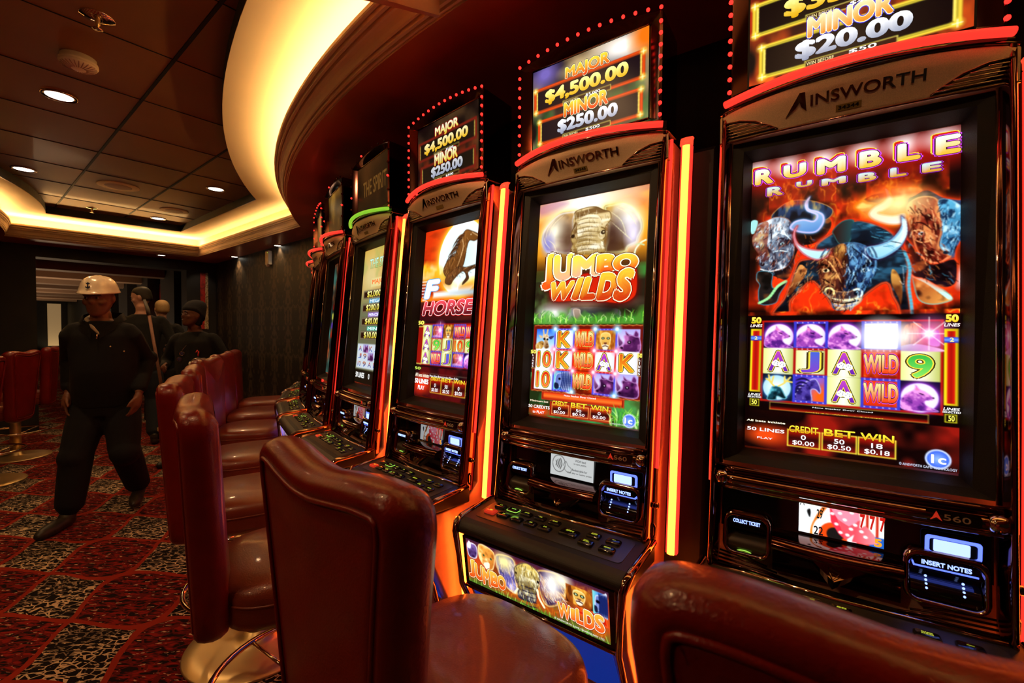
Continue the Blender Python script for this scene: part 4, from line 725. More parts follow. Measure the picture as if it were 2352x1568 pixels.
def art_dice(v=1.):
    A = Art(110, .075/.145, 'f8fcff')
    A.poly([(.148,.580),(.155,.406),(.240,.183),(.341,.015),(.408,-.016),(.308,.165),(.241,.353),(.209,.533)], 'd05010', 'f0a030', 60); A.ell(*[(.413,.471)][0], .24, .28, 'ffffff'); A.ell(*[(.421,.496)][0], .17, .2, 'e84810'); A.ell(*[(.446,.461)][0], .1, .1, '181414')
    for ch, P in (('29', [(.223,.273),(.291,.141)]), ('7', [(.283,.172),(.316,.106)]), ('22', [(.191,.510),(.302,.392)])): (a, b), (c, d) = P; A.text(ch, a, d, c, b, '101010', bold=.04)
    A.poly([(.100,.192),(.135,.154),(.149,.208),(.136,.283)], '101010'); A.text('A', .01, .02, .07, .12, '101010')
    A.rect(.7, .0, 1., .52, 'c82810'); 
    for k in range(3): A.rect(.72+.11*k, .03+.03*k, .80+.11*k, .36+.02*k, 'f8f0e8'); A.text('7', .735+.11*k, .1, .785+.11*k, .28, 'c01810', bold=.05)
    A.rect(.84, .38, 1., .52, '2060c0'); A.text('5', .9, .4, .97, .5, 'f0a020', bold=.05)
    A.poly([(.375,.063),(.524,-.018),(.709,.029),(.734,.185),(.608,.302),(.477,.230)], 'ff90a8', sm=False); A.poly([(.375,.063),(.477,.230),(.561,.495),(.495,.446),(.394,.281)], 'e83048', sm=False); A.poly([(.477,.230),(.608,.302),(.737,.184),(.720,.351),(.578,.503),(.561,.495)], 'f05060', sm=False)
    A.poly([(.688,.333),(.797,.247),(.890,.353),(.936,.471),(.799,.515),(.642,.510)], 'f04858', 'ff98a0', 0, sm=False)
    for q in [(.442,.073),(.501,.140),(.573,.038),(.638,.103),(.559,.221),(.410,.165),(.461,.304),(.512,.413),(.632,.336),(.679,.268),(.593,.430),(.751,.342),(.798,.408)]: A.ell(q[0], q[1], .025, .02, 'ffffff')
    A.img *= v; return A
def art_notice():
    A = Art(110, .075/.145, 'd8dcdc')
    A.line([(.20+.15*math.cos(k*PI/16), .27+.17*math.sin(k*PI/16)) for k in range(33)], .008, '404040')
    for k in range(4): A.line([(.13+.035*k, .27-.05-.02*k), (.15+.04*k, .27), (.13+.035*k, .27+.05+.02*k)], .012, '181818')
    A.line([(.3,.3),(.36,.2),(.42,.28),(.5,.34),(.46,.42),(.38,.4),(.32,.34)], .008, '606060')
    for k, (tx, a, b) in enumerate((('Tap your SeaPass card or', .42, .96), ('WOW band', .58, .82), ('to earn points.', .55, .84), ('Redeemable for', .52, .86), ('free play or Casino prizes', .42, .96))):
        y = .06+.07*k+(.05 if k > 2 else 0); A.text(tx, a, y, b, y+.045, '202020', bold=.02)
    return A

# ------------------------------------------------------------------ gaming machines
# local frame of a machine: u to the right as the player sees it, v towards the player, z up
ML = lambda u, v, z: (u, -v, z)
def vb(z): return .037 + (1.824 - z)*.095
SCREENM = art_mat('screen_picture', 1.25); SCREEND = art_mat('screen_picture_dim', .75); PRINT = paint_mat('printed_notice', .5)
def flat(z0, z1, v0, v1, hw):      # picture plane: top edge (z0, v0), bottom edge (z1, v1), half width hw, lift towards the player
    L = math.hypot(z0-z1, v0-v1); nv, nz = (z0-z1)/L, (v1-v0)/L
    def f(x, y, d):
        t = y*2*hw/L; v = v0 + (v1-v0)*t + d*nv; z = z0 + (z1-z0)*t + d*nz; u = (x-.5)*2*hw
        return np.c_[u, -v, z]
    return f
def rr(cx, cy, w, h, r, n=4):      # rounded rectangle outline
    return [(cx + sx*(w/2-r) + r*math.cos(a), cy + sy*(h/2-r) + r*math.sin(a)) for sx, sy, a0 in ((1, 1, 0), (-1, 1, 90), (-1, -1, 180), (1, -1, 270)) for a in [math.radians(a0 + 90*k/n) for k in range(n+1)]]
def text_obj(name, body, u0, z0, u1, z1, fv, m, parent, bold=.02, depth=.002):
    """raised lettering on the surface v = fv(u, z)"""
    v, f = text_geo(body, bold); lo = v.min(0); hi = v.max(0)
    P = [(u0 + (a-lo[0])/(hi[0]-lo[0])*(u1-u0), z0 + (b-lo[1])/(hi[1]-lo[1])*(z1-z0)) for a, b in v]
    mb = MB(ML); n = len(P); vs = [(u, fv(u, z) + depth, z) for u, z in P] + [(u, fv(u, z) - .001, z) for u, z in P]
    ed = {}
    for q in f:
        for i in range(len(q)): a, b = q[i], q[(i+1) % len(q)]; ed[(a, b)] = ed.get((a, b), 0) + 1
    side = [(a, b, b+n, a+n) for a, b in ed if (b, a) not in ed]
    mb.add(vs, [tuple(q) for q in f] + side, m); return mb.build(name, m, parent, fix=False)
def vh(u, z): return .048 + .05*(1-(u/.26)**2)*(.25 + .75*min(1, max(0, (z-1.83)/.08)))
def ztop(u): return 1.900 + .020*(1-(u/.25)**2)

def make_base():
    """all parts that every machine has; returns the Empty"""
    r = empty('slot_machine')
    mb = MB(ML); prof = [(-.36, .0), (-.36, 1.88), (-.02, 1.89), (.03, 1.885), (.02, 1.84), (-.015, 1.80), (.045, 1.07), (.06, 1.03), (.085, .98), (.085, .82), (.15, .76), (.30, .755), (.305, .75), (.285, .61), (.20, .42), (.17, .0)]
    mb.prism(prof, -.252, .252, lambda p, q, t: (t, p, q)); mb.build('cabinet', M['side'], r, bevel=.004)
    # side frames
    for s in (-1, 1):
        rings = []
        for z in [.80, .83, .9, .99, 1.0, 1.06, 1.2, 1.4, 1.6, 1.75, 1.83, 1.87, 1.90]:
            b = vb(z) if z > 1.0 else vb(1.0) + (1.0-z)*.12; k = 1.0 if z < 1.8 else 1 - (z-1.8)*4
            sec = [(.229, b-.012), (.230, b+.006), (.238, b+.026*k), (.240, b+.031*k), (.243, b+.033*k), (.247, b+.030*k), (.250, b+.020), (.251, b+.004), (.250, b-.02), (.248, b-.032), (.24, b-.035)]
            rings.append([(s*u, v, z) for u, v in sec])
        m = MB(ML); m.loft(rings, smooth=True); o = m.build('side_frame', M['frame'], r); o.modifiers.new('e', 'EDGE_SPLIT').split_angle = math.radians(38)
        m = MB(ML); m.tube([(s*.228, vb(z)+.004, z) for z in (1.05, 1.4, 1.83)], .0028); m.build('edge_trim', M['bright'], r)
        m = MB(ML); m.tube([(s*.2545, vb(z)-.012, z) for z in (1.0, 1.3, 1.6, 1.885)], .0045); m.build('side_light_strip', M['redstrip'], r)
    # bezel: outer rim sloping down to the screen
    o4 = [(-.229, vb(1.824), 1.824), (.229, vb(1.824), 1.824), (.229, vb(1.055), 1.055), (-.229, vb(1.055), 1.055)]
    i4 = [(-.1865, -.002, 1.785), (.1865, -.002, 1.785), (.1865, .061, 1.081), (-.1865, .061, 1.081)]
    w4 = [(-.203, vb(1.80)-.005, 1.803), (.203, vb(1.80)-.005, 1.803), (.2, vb(1.07)-.016, 1.068), (-.2, vb(1.07)-.016, 1.068)]
    m = MB(ML); m.add(o4 + w4 + i4, [(k+a, k+(a+1) % 4, k+4+(a+1) % 4, k+4+a) for k in (0, 4) for a in range(4)]); m.build('bezel', M['bezel'], r)
    # header
    m = MB(ML); U = np.linspace(-.255, .255, 31); rows = []
    for t in (0, .08, .3, .6, .85, 1.): rows.append([(u, vh(u, 1.826 + t*(ztop(u)-1.826)) - (.012 if t == 1 else 0), 1.826 + t*(ztop(u)-1.826)) for u in U])
    rows = [[(u, .0, 1.826) for u in U]] + rows + [[(u, -.02, ztop(u)) for u in U]]; m.loft(rows, closed=False, smooth=True); m.build('header', M['silver'], r, fix=False)
    text_obj('lettering', 'INSWORTH', -.068, 1.859, .122, 1.880, vh, M['bright'], r, .015, .003)
    m = MB(ML); A_ = [(-.115, 1.848), (-.088, 1.889), (-.078, 1.888), (-.075, 1.852), (-.085, 1.862), (-.088, 1.872), (-.095, 1.862)]; m.prism(A_, -.001, .0035, lambda p, q, t: (p, vh(p, q)+t, q)); m.build('star_emblem', M['bright'], r)
    m = MB(ML); m.tube([(u, vh(u, ztop(u))-.008, ztop(u)+.001) for u in U], .0035); m.tube([(u, vh(u, 1.828)+.002, 1.826) for u in U], .0028); m.build('header_trim', M['chrome'], r)
    for s in (-1, 1):
        f = lambda k: (s*(.245 - k*.115))
        m = MB(ML); pl = [(f(0), 1.831), (f(1), 1.831), (f(.85), 1.842), (f(.6), 1.858), (f(.3), 1.869), (f(0), 1.872)]; m.prism(pl, -.004, .0015, lambda p, q, t: (p, vh(p, q)+t, q), M['gloss'])
        for k in range(5):
            z = 1.835 + .007*k; e = [.95, .85, .72, .52, .3][k]; m.tube([(f(t), vh(f(t), z)+.004, z) for t in np.linspace(.03, e, 6)], .0016, M['bright'], 6)
        m.tube([(p, vh(p, q)+.003, q) for p, q in pl[1:]], .002, M['chrome'], 6); m.build('vent', None, r)
    # bars under the screen
    m = MB(ML)
    for z, rad, dv, mm in ((1.040, .010, .022, 'frame'), (1.019, .012, .03, 'chrome'), (1.001, .005, .028, 'bright')):
        m.tube([(u, vb(z)-.004 + dv*.6 + .012*(1-(u/.25)**2), z) for u in np.linspace(-.232, .232, 15)], rad, M[mm], 12)
    for s in (-1, 1): m.tube([(s*u, vb(1.02)+.022, 1.022) for u in (.212, .22, .23, .236)], [.014, .017, .017, .014], M['bright'], 10)
    m.build('trim_bar', None, r)
    m = MB(ML); m.prism(rr(.165, 1.021, .075, .020, .004), .138, .146, lambda p, q, t: (p, t, q), M['gloss']); m.prism([(.134, 1.013), (.142, 1.030), (.150, 1.013), (.142, 1.019)], .146, .148, lambda p, q, t: (p, t, q), M['btn_r']); m.build('badge', None, r)
    text_obj('badge_lettering', '560', .152, 1.0155, .188, 1.0265, lambda u, z: .146, M['letter'], r, .0, .001)
    # player panel with display and card reader
    m = MB(ML); m.add([(-.228, .098, 1.0), (.228, .098, 1.0), (.228, .108, .90), (-.228, .108, .90)], [(0, 1, 2, 3)]); m.build('player_panel', M['gloss'], r)
    m = MB(ML); o = rr(.170, .958, .078, .036, .006); m.prism(o, .100, .122, lambda p, q, t: (p, t, q), M['black'])
    m.loft([[(p, .1225, q) for p, q in o], [(.170+(p-.170)*.84, .124, .958+(q-.958)*.7) for p, q in o]], M['blue'], cap=False); m.prism(rr(.168, .958, .05, .022, .002), .1225, .1245, lambda p, q, t: (p, t, q), M['blueb']); rd = m.build('card_reader', None, r)
    # cowl
    m = MB(ML); rings = []
    for u in np.linspace(-.120, .098, 13):
        k = 1 - ((u+.01)/.16)**2; rings.append([(u, v + d*k, z) for v, z, d in ((.095, .918, 0), (.115, .917, .006), (.135, .914, .016), (.148, .906, .022), (.152, .896, .024), (.148, .890, .022), (.132, .886, .012), (.126, .86, .0), (.128, .83, -.004), (.095, .82, 0))])
    m.loft(rings, M['frame'], closed=False); m.build('cowl', None, r, fix=False)
    m = MB(ML); m.add([(-.055, .146, .888), (.055, .146, .888), (-.010, .180, .862), (-.012, .150, .832), (-.05, .13, .88), (.06, .13, .88)], [(0, 1, 2), (0, 2, 3), (1, 3, 2), (0, 3, 4), (1, 5, 3)], M['chrome']); m.tube([(-.02, .163, .882), (.0, .172, .878), (-.012, .180, .866), (-.02, .163, .882)], .0016, M['bright'], 6); m.build('emblem', None, r)
    # ticket slot and note acceptor
    for nm, cu, wd, txt, lit in (('ticket_slot', -.172, .098, 'COLLECT TICKET', 0), ('note_acceptor', .160, .122, 'INSERT NOTES', 1)):
        m = MB(ML); o = rr(cu, .897, wd, .098, .022, 5); i = rr(cu, .894, wd-.020, .075, .014, 5); n = len(o)
        z2v = lambda z: .128 + (.94-z)*.14
        m.loft([[(p, .09, q) for p, q in o], [(p, z2v(q)-.004, q) for p, q in o], [(p*.5+a*.5, z2v(q)+.005, q*.5+b*.5) for (p, q), (a, b) in zip(o, i)], [(p, z2v(q)-.002, q) for p, q in i], [(p, .098, q) for p, q in i]], M['chrome'], cap=False)
        m.add([(p, .0985, q) for p, q in i], [tuple(range(n))], M['gloss']); q = m.build(nm, None, r)
        m = MB(ML); m.loft([[(cu - wd*.4 + wd*.8*k/10, .105 + .028*math.sin(PI*j/6), .868 + .022*math.cos(PI*j/6)) for j in range(7)] for k in range(11)], M['plate'] if not lit else M['gloss'], closed=False); m.build('chute', None, q, fix=False)
        m = MB(ML); m.prism([(cu-wd*.36, .917), (cu+wd*.36, .917), (cu+wd*.3, .930), (cu+wd*.12, .9365), (cu-wd*.12, .9365), (cu-wd*.3, .930)], .098, .131, lambda p, q_, t: (p, t, q_), M['gloss']); m.build('hood', None, q)
        text_obj('lit_lettering', txt, cu-wd*.28, .9205, cu+wd*.28, .929, lambda u, z: .1315, M['blueb'], q, .02, .0006)
        if lit:
            m = MB(ML)
            for a in (-.026, .026):
                for b in range(4): m.ball((cu+a, .118+.004*b, .893-.006*b), .0022, None, 6)
            m.build('guide_light', M['blueb'], q); m = MB(ML); m.box((cu-.045, .1, .9115), (cu+.045, .125, .914)); m.build('glow_bar', M['blue'], q)
        else:
            m = MB(ML); m.tube([(cu-.004+.016*math.cos(a), .132, .853+.006*math.sin(a)) for a in np.arange(12)*PI/6], .0013, M['limeb'], 6, True); m.build('indicator', None, q)
    m = MB(ML)
    for s in (-1, 1):
        for k in range(4): m.tube([(s*.228, .128+.006*k, .846-.006*k), (s*(.17-.014*k), .130+.007*k, .843-.006*k), (s*(.13-.02*k), .128+.008*k, .834-.005*k)], .0024, M['frame'], 6)
    m.tube([(-.235, .160, .823), (0, .168, .822), (.235, .160, .823)], .006, M['bright'], 8); m.build('ridge_trim', None, r)
    # button deck
    m = MB(ML); m.prism([(.13, .822), (.165, .8215), (.300, .808), (.318, .800), (.328, .786), (.328, .772), (.318, .764), (.13, .764)], -.262, .262, lambda p, q, t: (t, p, q)); m.build('button_deck', M['deck'], r, bevel=.006, seg=3)
    dz = lambda v: .8205 - (v-.165)*.1
    m = MB(ML); m.prism([(u, v) for u, v in rr(0, .228, .46, .105, .014)], .0, .0022, lambda p, q, t: (p, q, dz(q)+t)); m.build('deck_plate', M['plate'], r)
    for s in (-1, 1):
        m = MB(ML); m.tube([(s*.261, .14, .820), (s*.263, .2, .816), (s*.263, .30, .806), (s*.262, .322, .796), (s*.258, .332, .775), (s*.250, .325, .70), (s*.245, .318, .62), (s*.24, .27, .52), (s*.24, .21, .3)], [.008, .009, .010, .011, .010, .008, .008, .008, .008], None, 10); m.build('deck_trim', M['chrome'], r)
    k = 0
    for (u, v, w, h, c) in [(-.19+.048*i, .203, .036, .024, ['lime', 'limeb', 'lime', 'lime', 'lime'][i]) for i in range(5)] + [(-.198+.048*i, .242, .038, .026, ['btn_r', 'lime', 'lime', 'lime', 'lime'][i]) for i in range(5)] + [(.062, .226, .052, .036, 'lime'), (.125, .206, .038, .025, 'lime'), (.180, .206, .038, .025, 'lime'), (.122, .246, .040, .027, 'lime'), (.180, .246, .040, .027, 'lime')]:
        m = MB(ML); o = rr(u, v, w, h, .005, 3); z0 = dz(v)
        m.loft([[(p, q, z0) for p, q in o], [(p, q, z0+.006) for p, q in o], [(u+(p-u)*.88, v+(q-v)*.84, z0+.0085) for p, q in o]], M['btn'] if c != 'btn_r' else M['btn_r'])
        n = text_geo('SPIN' if w > .05 else ['10', '20', '30', '40', '50', '1', '2', '3', '5', '10', 'SPIN', 'GAME\nRULES', '-', 'START\nFEATURE', 'SERVICE'][k], .03); lo = n[0].min(0); hi = n[0].max(0); wd = w*(.44 if len(n[0]) > 60 or w > .05 else .26); ht = h*(.2 if k < 11 or k == 14 else .34) if k != 12 else h*.04
        mm = M['lime'] if c != 'limeb' else M['limeb']
        m.add([(u - wd/2 + (a-lo[0])/(hi[0]-lo[0])*wd, v - h*.1 + ht/2 - (b-lo[1])/(hi[1]-lo[1])*ht, z0+.0089) for a, b in n[0]], n[1], mm)
        if c == 'limeb': m.tube([(p, q, z0+.0055) for p, q in rr(u, v, w+.001, h+.001, .005, 3)], .0012, M['limeb'], 6, True)
        m.build('button', None, r, fix=False); k += 1
    # belly
    m = MB(ML); m.add([(-.235, .327, .766), (.235, .327, .766), (.235, .308, .618), (-.235, .308, .618), (-.235, .29, .766), (.235, .29, .766), (.235, .27, .618), (-.235, .27, .618)], [(0, 1, 2, 3), (4, 7, 6, 5), (0, 3, 7, 4), (1, 5, 6, 2), (0, 4, 5, 1), (3, 2, 6, 7)], M['gloss']); m.tube([(-.235, .309, .614), (.235, .309, .614)], .005, M['chrome'], 8); m.build('belly_frame', None, r, fix=False)
    m = MB(ML); m.add([(-.22, .296, .60), (.22, .296, .60), (.215, .215, .44), (-.215, .215, .44)], [(0, 1, 2, 3)], mat('blue_lit_kick_panel', (.02, .06, .45), .2, emit=(.01, .07, .75), es=.30)); m.build('kick_panel', None, r)
    m = MB(ML); m.box((-.25, -.3, 0), (.25, .19, .06)); m.build('plinth', M['black'], r)
    # light tubes on the right-hand side, lock, latch and a black divider added to keep the gap dark
    for nm, mm, a0, a1, dv in (('light_tube', 'neon', .279, .297, 0), ('tube_housing', 'redstrip', .2735, .302, -.006)):
        m = MB(ML); m.loft([[(a0+(a1-a0)*a, v+dv, z) for a, v in ((0, vv-.008), (1, vv-.008), (1, vv+.006), (.5, vv+.009), (0, vv+.006))] for z, vv in ((.775, .085), (1.2, .055), (1.6, .022), (1.868, -.002))]); m.build(nm, M[mm], r)
    m = MB(ML); m.loft([[(.272+.031*a, v, z) for a, v in ((0, vv-.008), (1, vv-.008), (1, vv+.006), (.5, vv+.009), (0, vv+.006))] for z, vv in ((1.8685, -.002), (1.882, -.004), (1.892, -.012))]); m.build('tube_cap', M['neonend'], r)
    m = MB(ML); m.loft([[(.277+.018*a, v, z) for a, v in ((0, vv-.008), (1, vv-.008), (1, vv+.006), (.5, vv+.009), (0, vv+.006))] for z, vv in ((.10, .14), (.45, .17), (.74, .20))]); m.build('lower_light_tube', M['neon'], r)
    m = MB(ML); m.prism([(-.36, 0), (-.36, 1.88), (-.08, 1.88), (-.06, 1.865), (.030, .76), (.08, .10), (.08, 0)], .2545, .345, lambda p, q, t: (t, p, q)); m.build('divider', M['black'], r)
    m = MB(ML); m.tube([(.252, .115, .905), (.262, .115, .905)], [.0085, .0085], M['chrome'], 14); m.tube([(.262, .115, .905), (.2645, .115, .905)], .0045, M['black'], 10); m.build('lock', None, r)
    m = MB(ML); m.tube([(.2525, .122, .86), (.257, .122, .85), (.257, .122, .83), (.2525, .122, .82)], .003, M['frame'], 8); m.build('latch', None, r)
    # topper
    m = MB(ML); hw = .236; arc = lambda u: .026*(1-(u/hw)**2)
    U2 = np.linspace(-hw, hw, 21)
    def ring(sc, v, zlo, zhi, am): return [(u*sc, v, zhi + arc(u)*am) for u in U2] + [(u*sc, v, zlo) for u in U2[::-1]]
    m.loft([ring(.97, -.10, 1.93, 2.215, 1.), ring(1.0, .035, 1.925, 2.225, 1.), ring(1.0, .050, 1.926, 2.226, 1.), ring(.975, .056, 1.932, 2.222, .98), ring(.955, .052, 1.938, 2.218, .96), ring(.84, .036, 1.953, 2.2105, .0)], M['frame'], cap=False)
    m.add(ring(.97, -.10, 1.93, 2.215, 1.), [tuple(range(42))], M['black'])
    tp = m.build('topper', None, r, fix=False); tp.modifiers.new('e', 'EDGE_SPLIT').split_angle = math.radians(35)
    m = MB(ML); m.add(ring(.842, .034, 1.951, 2.2125, 0.), [tuple(range(42))], M['black']); m.tube([(u*.845, .038, 2.2115) for u in (-.23, .23)], .0022, M['chrome'], 6); m.tube([(u*.845, .038, 1.9535) for u in (-.23, .23)], .0022, M['chrome'], 6); m.build('topper_bezel', None, tp, fix=False)
    m = MB(ML); m.box((-.20, -.09, 1.885), (.20, .02, 1.935)); m.build('topper_neck', M['black'], r)
    m = MB(ML); m.tube([(u, .052 + .062*(1-(u/.26)**2), 1.915 + .008*(1-(u/.26)**2)) for u in np.linspace(-.243, .243, 25)], .0085); m.build('arc_light', M['redstrip'], r)
    m = MB(ML); m.loft([[(u, .04 + (.062+d)*(1-(u/.26)**2), z) for d, z in ((-.03, 1.902), (.0, 1.9055), (.004, 1.908), (-.03, 1.93))] for u in np.linspace(-.248, .248, 21)], M['gloss'], closed=False); m.build('arc_light_tray', None, r, fix=False)
    return r
def add_bulbs(tp, lit_bottom, step=1, lit=True):
    P = [(s*.234, 1.945 + .031*k) for s in (-1, 1) for k in range(0, 9, step)] + [(-.234 + .468*k/13, 2.229 + .026*(1-((-.234+.468*k/13)/.236)**2)) for k in range(0, 14, step)]
    B = [(-.21 + .42*k/11, 1.930) for k in range(12)]
    first = {}
    for i, (u, z) in enumerate(P + (B if step == 1 else [])):
        on = (i < len(P) and (lit or i % 5 == 2)) or (lit_bottom and i % 3 != 1); key = on
        if key not in first:
            m = MB(); m.ball((0, 0, 0), .0052, None, 8); o = m.build('bulb', M['redled' if on else 'redoff'], tp); first[key] = o
        else:
            o = first[key].copy(); COL.objects.link(o); o.parent = tp
        o.location = (u, -.058, z)
base = make_base()
MACH = [  # (x, y, heading of the width axis, key, label, which picture)
    (.755, 1.020, -55.66, 'R', 'slot machine nearest on the right, screen with three burning bulls under the word RUMBLE'),
    (.243, 1.401, -53.06, 'J', 'slot machine with a golden elephant and JUMBO WILDS on its screen'),
    (-.240, 1.811, -45.82, 'H', 'slot machine with a rearing horse before a white moon on its screen'),
    (-.677, 2.275, -39.23, 'G', 'slot machine with a green light arc and a yellow screen of four jackpot sums'),
    (-1.054, 2.771, -34.1, 'F', 'slot machine with a blank golden topper, just behind the green-arc machine'),
    (-1.379, 3.308, -29.4, 'E', 'slot machine seen edge-on past the blank golden topper machine, its gold chrome side lit'),
    (-1.656, 3.872, -23.1, 'D', 'slot machine of which mostly the second farthest button deck shows by the dark wall'),
    (-1.874, 4.465, -17.3, 'C', 'last slot machine of the curved bank, farthest button deck before the dark wall')]
arts = {'R': art_rumble, 'J': art_jumbo, 'H': art_horse, 'G': art_adventure}
RT = {}
for i, (x, y, h, key, lab) in enumerate(MACH):
    r = base if i == 0 else copy_tree(base)
    a = math.radians(h); u = Vector((-math.sin(a), -math.cos(a), 0))
    r.location = (x, y, 0); r.rotation_euler = (0, 0, math.atan2(u.y, u.x))
    tag(r, lab, 'slot machine', 'slot machines in the curved bank'); RT[key] = r
for key, r in RT.items():
    A = arts[key]() if key in arts else art_dim(3 + ord(key))
    art_mesh('screen', A, SCREENM, flat(1.783, 1.083, 0., .063, .187), r)
    tp = [c for c in r.children if c.name.startswith('topper') and not c.name.startswith('topper_')][0]
    if key in 'RJH':
        art_mesh('topper_screen', jackpot({'R': 260, 'J': 200, 'H': 120}[key], key), SCREENM, flat(2.208, 1.957, .0372, .0368, .194), tp)
    else:
        A = Art(40, .251/.388, '1c1004'); W = A._win(0, 0, 1, 1, 0); A.mixin(W, np.clip((A.noise(3, 3, 5)-.3)*2, 0, 1)*.8, {'G': '5a3010', 'F': 'c89430'}.get(key, '6a4a18'))
        if key == 'G': A.text('THE SPIRIT', .2, .22, .95, .42, '7a5220', bold=.02)
        art_mesh('topper_screen', A, SCREEND, flat(2.208, 1.957, .0372, .0368, .194), tp)
    if key in 'RJHGFE': add_bulbs(tp, key == 'H', 1 if key in 'RJH' else 2, key not in 'GF')
    if key in 'RJHG':
        A = art_notice() if key == 'J' else art_dice(1. if key == 'R' else .55)
        art_mesh('player_display' if key != 'J' else 'notice_card', A, SCREENM if key != 'J' else art_mat('notice_card', .85), flat(.998, .924, .1035, .1085, .0725), r)
        num = {'R': '34344', 'J': '34345'}.get(key)
        m = MB(ML); m.prism([(-.022, 1.838), (.022, 1.838), (.022, 1.850), (-.022, 1.850)], 0, .001, lambda p, q, t: (p, vh(p, q)+.0006+t, q), mat('asset_label', (.25, .16, .03), .6)); lb = m.build('asset_label', None, r)
        if num: text_obj('label_number', num, -.018, 1.8405, .018, 1.8475, lambda p, q: vh(p, q)+.0018, M['black'], lb, .02, .0004)
    if key == 'J': art_mesh('belly_picture', art_belly(), SCREENM, flat(.7615, .6265, .3275, .3105, .222), r)
    else:
        A = Art(60, .30, '201038'); W = A._win(0, 0, 1, 1, 0); A.mixin(W, np.clip((A.noise(5, 3, 7)-.4)*4, 0, 1), '8060d0'); A.mixin(W, np.clip((A.noise(6, 3, 9)-.5)*4, 0, 1), 'f0d0a0'); art_mesh('belly_picture', A, SCREENM, flat(.7615, .6265, .3275, .3105, .222), r)
    if key == 'G':
        for c in r.children:
            if c.name.startswith('arc_light') and 'tray' not in c.name: c.data = c.data.copy(); c.data.materials[0] = M['greenstrip']

# ------------------------------------------------------------------ stools
def back_outline(n=14):
    """closed outline (x, z) of the backrest: narrow foot, raised rounded shoulders and a dip between them"""
    P = [(0, .53), (.09, .532), (.145, .55), (.165, .60), (.178, .70), (.195, .85), (.213, .98), (.226, 1.06), (.232, 1.105), (.226, 1.137), (.205, 1.155), (.175, 1.160), (.135, 1.159), (.085, 1.153), (.04, 1.147), (0, 1.145)]
    P = P + [(-x, z) for x, z in P[-2:0:-1]]
    return smooth_closed(P, 4)
def inset(P, d):
    P = np.array(P); a = np.roll(P, 1, 0); b = np.roll(P, -1, 0); t = b-a; t /= np.linalg.norm(t, axis=1)[:, None]
    n = np.c_[-t[:, 1], t[:, 0]]; return P + n*d
def bend(x, z): return -.32*x*x + .10*(z-.6)*.6      # wings come forward (y is to the rear)
def make_chair():
    r = empty('casino_stool')
    O = back_outline()
    C0 = np.array([0, .84])
    def ringof(d, y, sc=None):
        Q = inset(O, d) if sc is None else C0 + (inset(O, .055)-C0)*np.array([sc, .5+.5*sc])
        return [(x, bend(x, z)+y, z) for x, z in Q]
    m = MB(); m.loft([ringof(.034, .040), ringof(.030, .046), ringof(.018, .047), ringof(.006, .040), ringof(0, .026), ringof(-.003, .008), ringof(0, -.010), ringof(.010, -.026), ringof(.026, -.034), ringof(.055, -.038), ringof(0, -.043, .8), ringof(0, -.049, .5), ringof(0, -.051, .15)], cap=False)
    n = len(O); m.add(ringof(0, -.051, .15), [tuple(range(n))], None, True)
    m.build('backrest', M['leather'], r)
    m = MB(); m.loft([ringof(.030, .030), ringof(.032, .044), ringof(.055, .044), ringof(0, .043, .8), ringof(0, .042, .4), ringof(0, .041, .1)], cap=False); m.add(ringof(0, .041, .1), [tuple(range(n))], None, True)
    m.build('back_panel', M['leather'], r)
    Q = inset(O, .032); m = MB(); m.tube([(x, bend(x, z)+.046, z) for x, z in Q], .0042, None, 8, True); m.build('piping', M['leather'], r)
    # seat: rounded square cushion in front of the back
    def seat(sx, sy, z, p=3.2, n=44): return [((abs(math.cos(a))**(2/p))*sx*(1 if math.cos(a) > 0 else -1), -.245 + (abs(math.sin(a))**(2/p))*sy*(1 if math.sin(a) > 0 else -1), z) for a in [2*PI*k/n for k in range(n)]]
    m = MB(); m.loft([seat(.19, .20, .555), seat(.215, .225, .565), seat(.222, .232, .59), seat(.222, .232, .632), seat(.224, .234, .65), seat(.218, .228, .668), seat(.20, .21, .682), seat(.16, .17, .691), seat(.09, .10, .696), seat(.02, .02, .697)]); m.build('seat', M['leather_s'], r)
    m = MB(); m.tube([(x, y, z) for x, y, z in seat(.2225, .2325, .632)], .0035, None, 6, True); m.build('seat_piping', M['leather_s'], r)
    m = MB(); m.box((-.09, -.06, .545), (.09, .03, .575)); m.build('back_bracket', M['black'], r)
    c = (0, -.245)
    m = MB(); m.lathe([(.0, .0), (.27, .0), (.272, .006), (.268, .011), (.20, .015), (.10, .020), (.055, .032), (.045, .06), (.0, .08)][1:-1], None, 48, c); m.build('base_disc', M['gold'], r)
    m = MB(); m.lathe([(.042, .03), (.042, .40), (.034, .41), (.034, .545), (.09, .55), (.09, .562)], None, 28, c); m.build('column', M['gold'], r)
    m = MB(); m.tube([(c[0]+.262*math.cos(a), c[1]+.262*math.sin(a), .28) for a in np.arange(48)*PI/24], .0095, None, 10, True)
    for a in (.5, .5+2*PI/3, .5+4*PI/3): m.tube([(c[0]+.04*math.cos(a), c[1]+.04*math.sin(a), .24), (c[0]+.26*math.cos(a), c[1]+.26*math.sin(a), .28)], .006, None, 8)
    m.build('footring', M['ring'], r)
    return r
stool = make_chair()
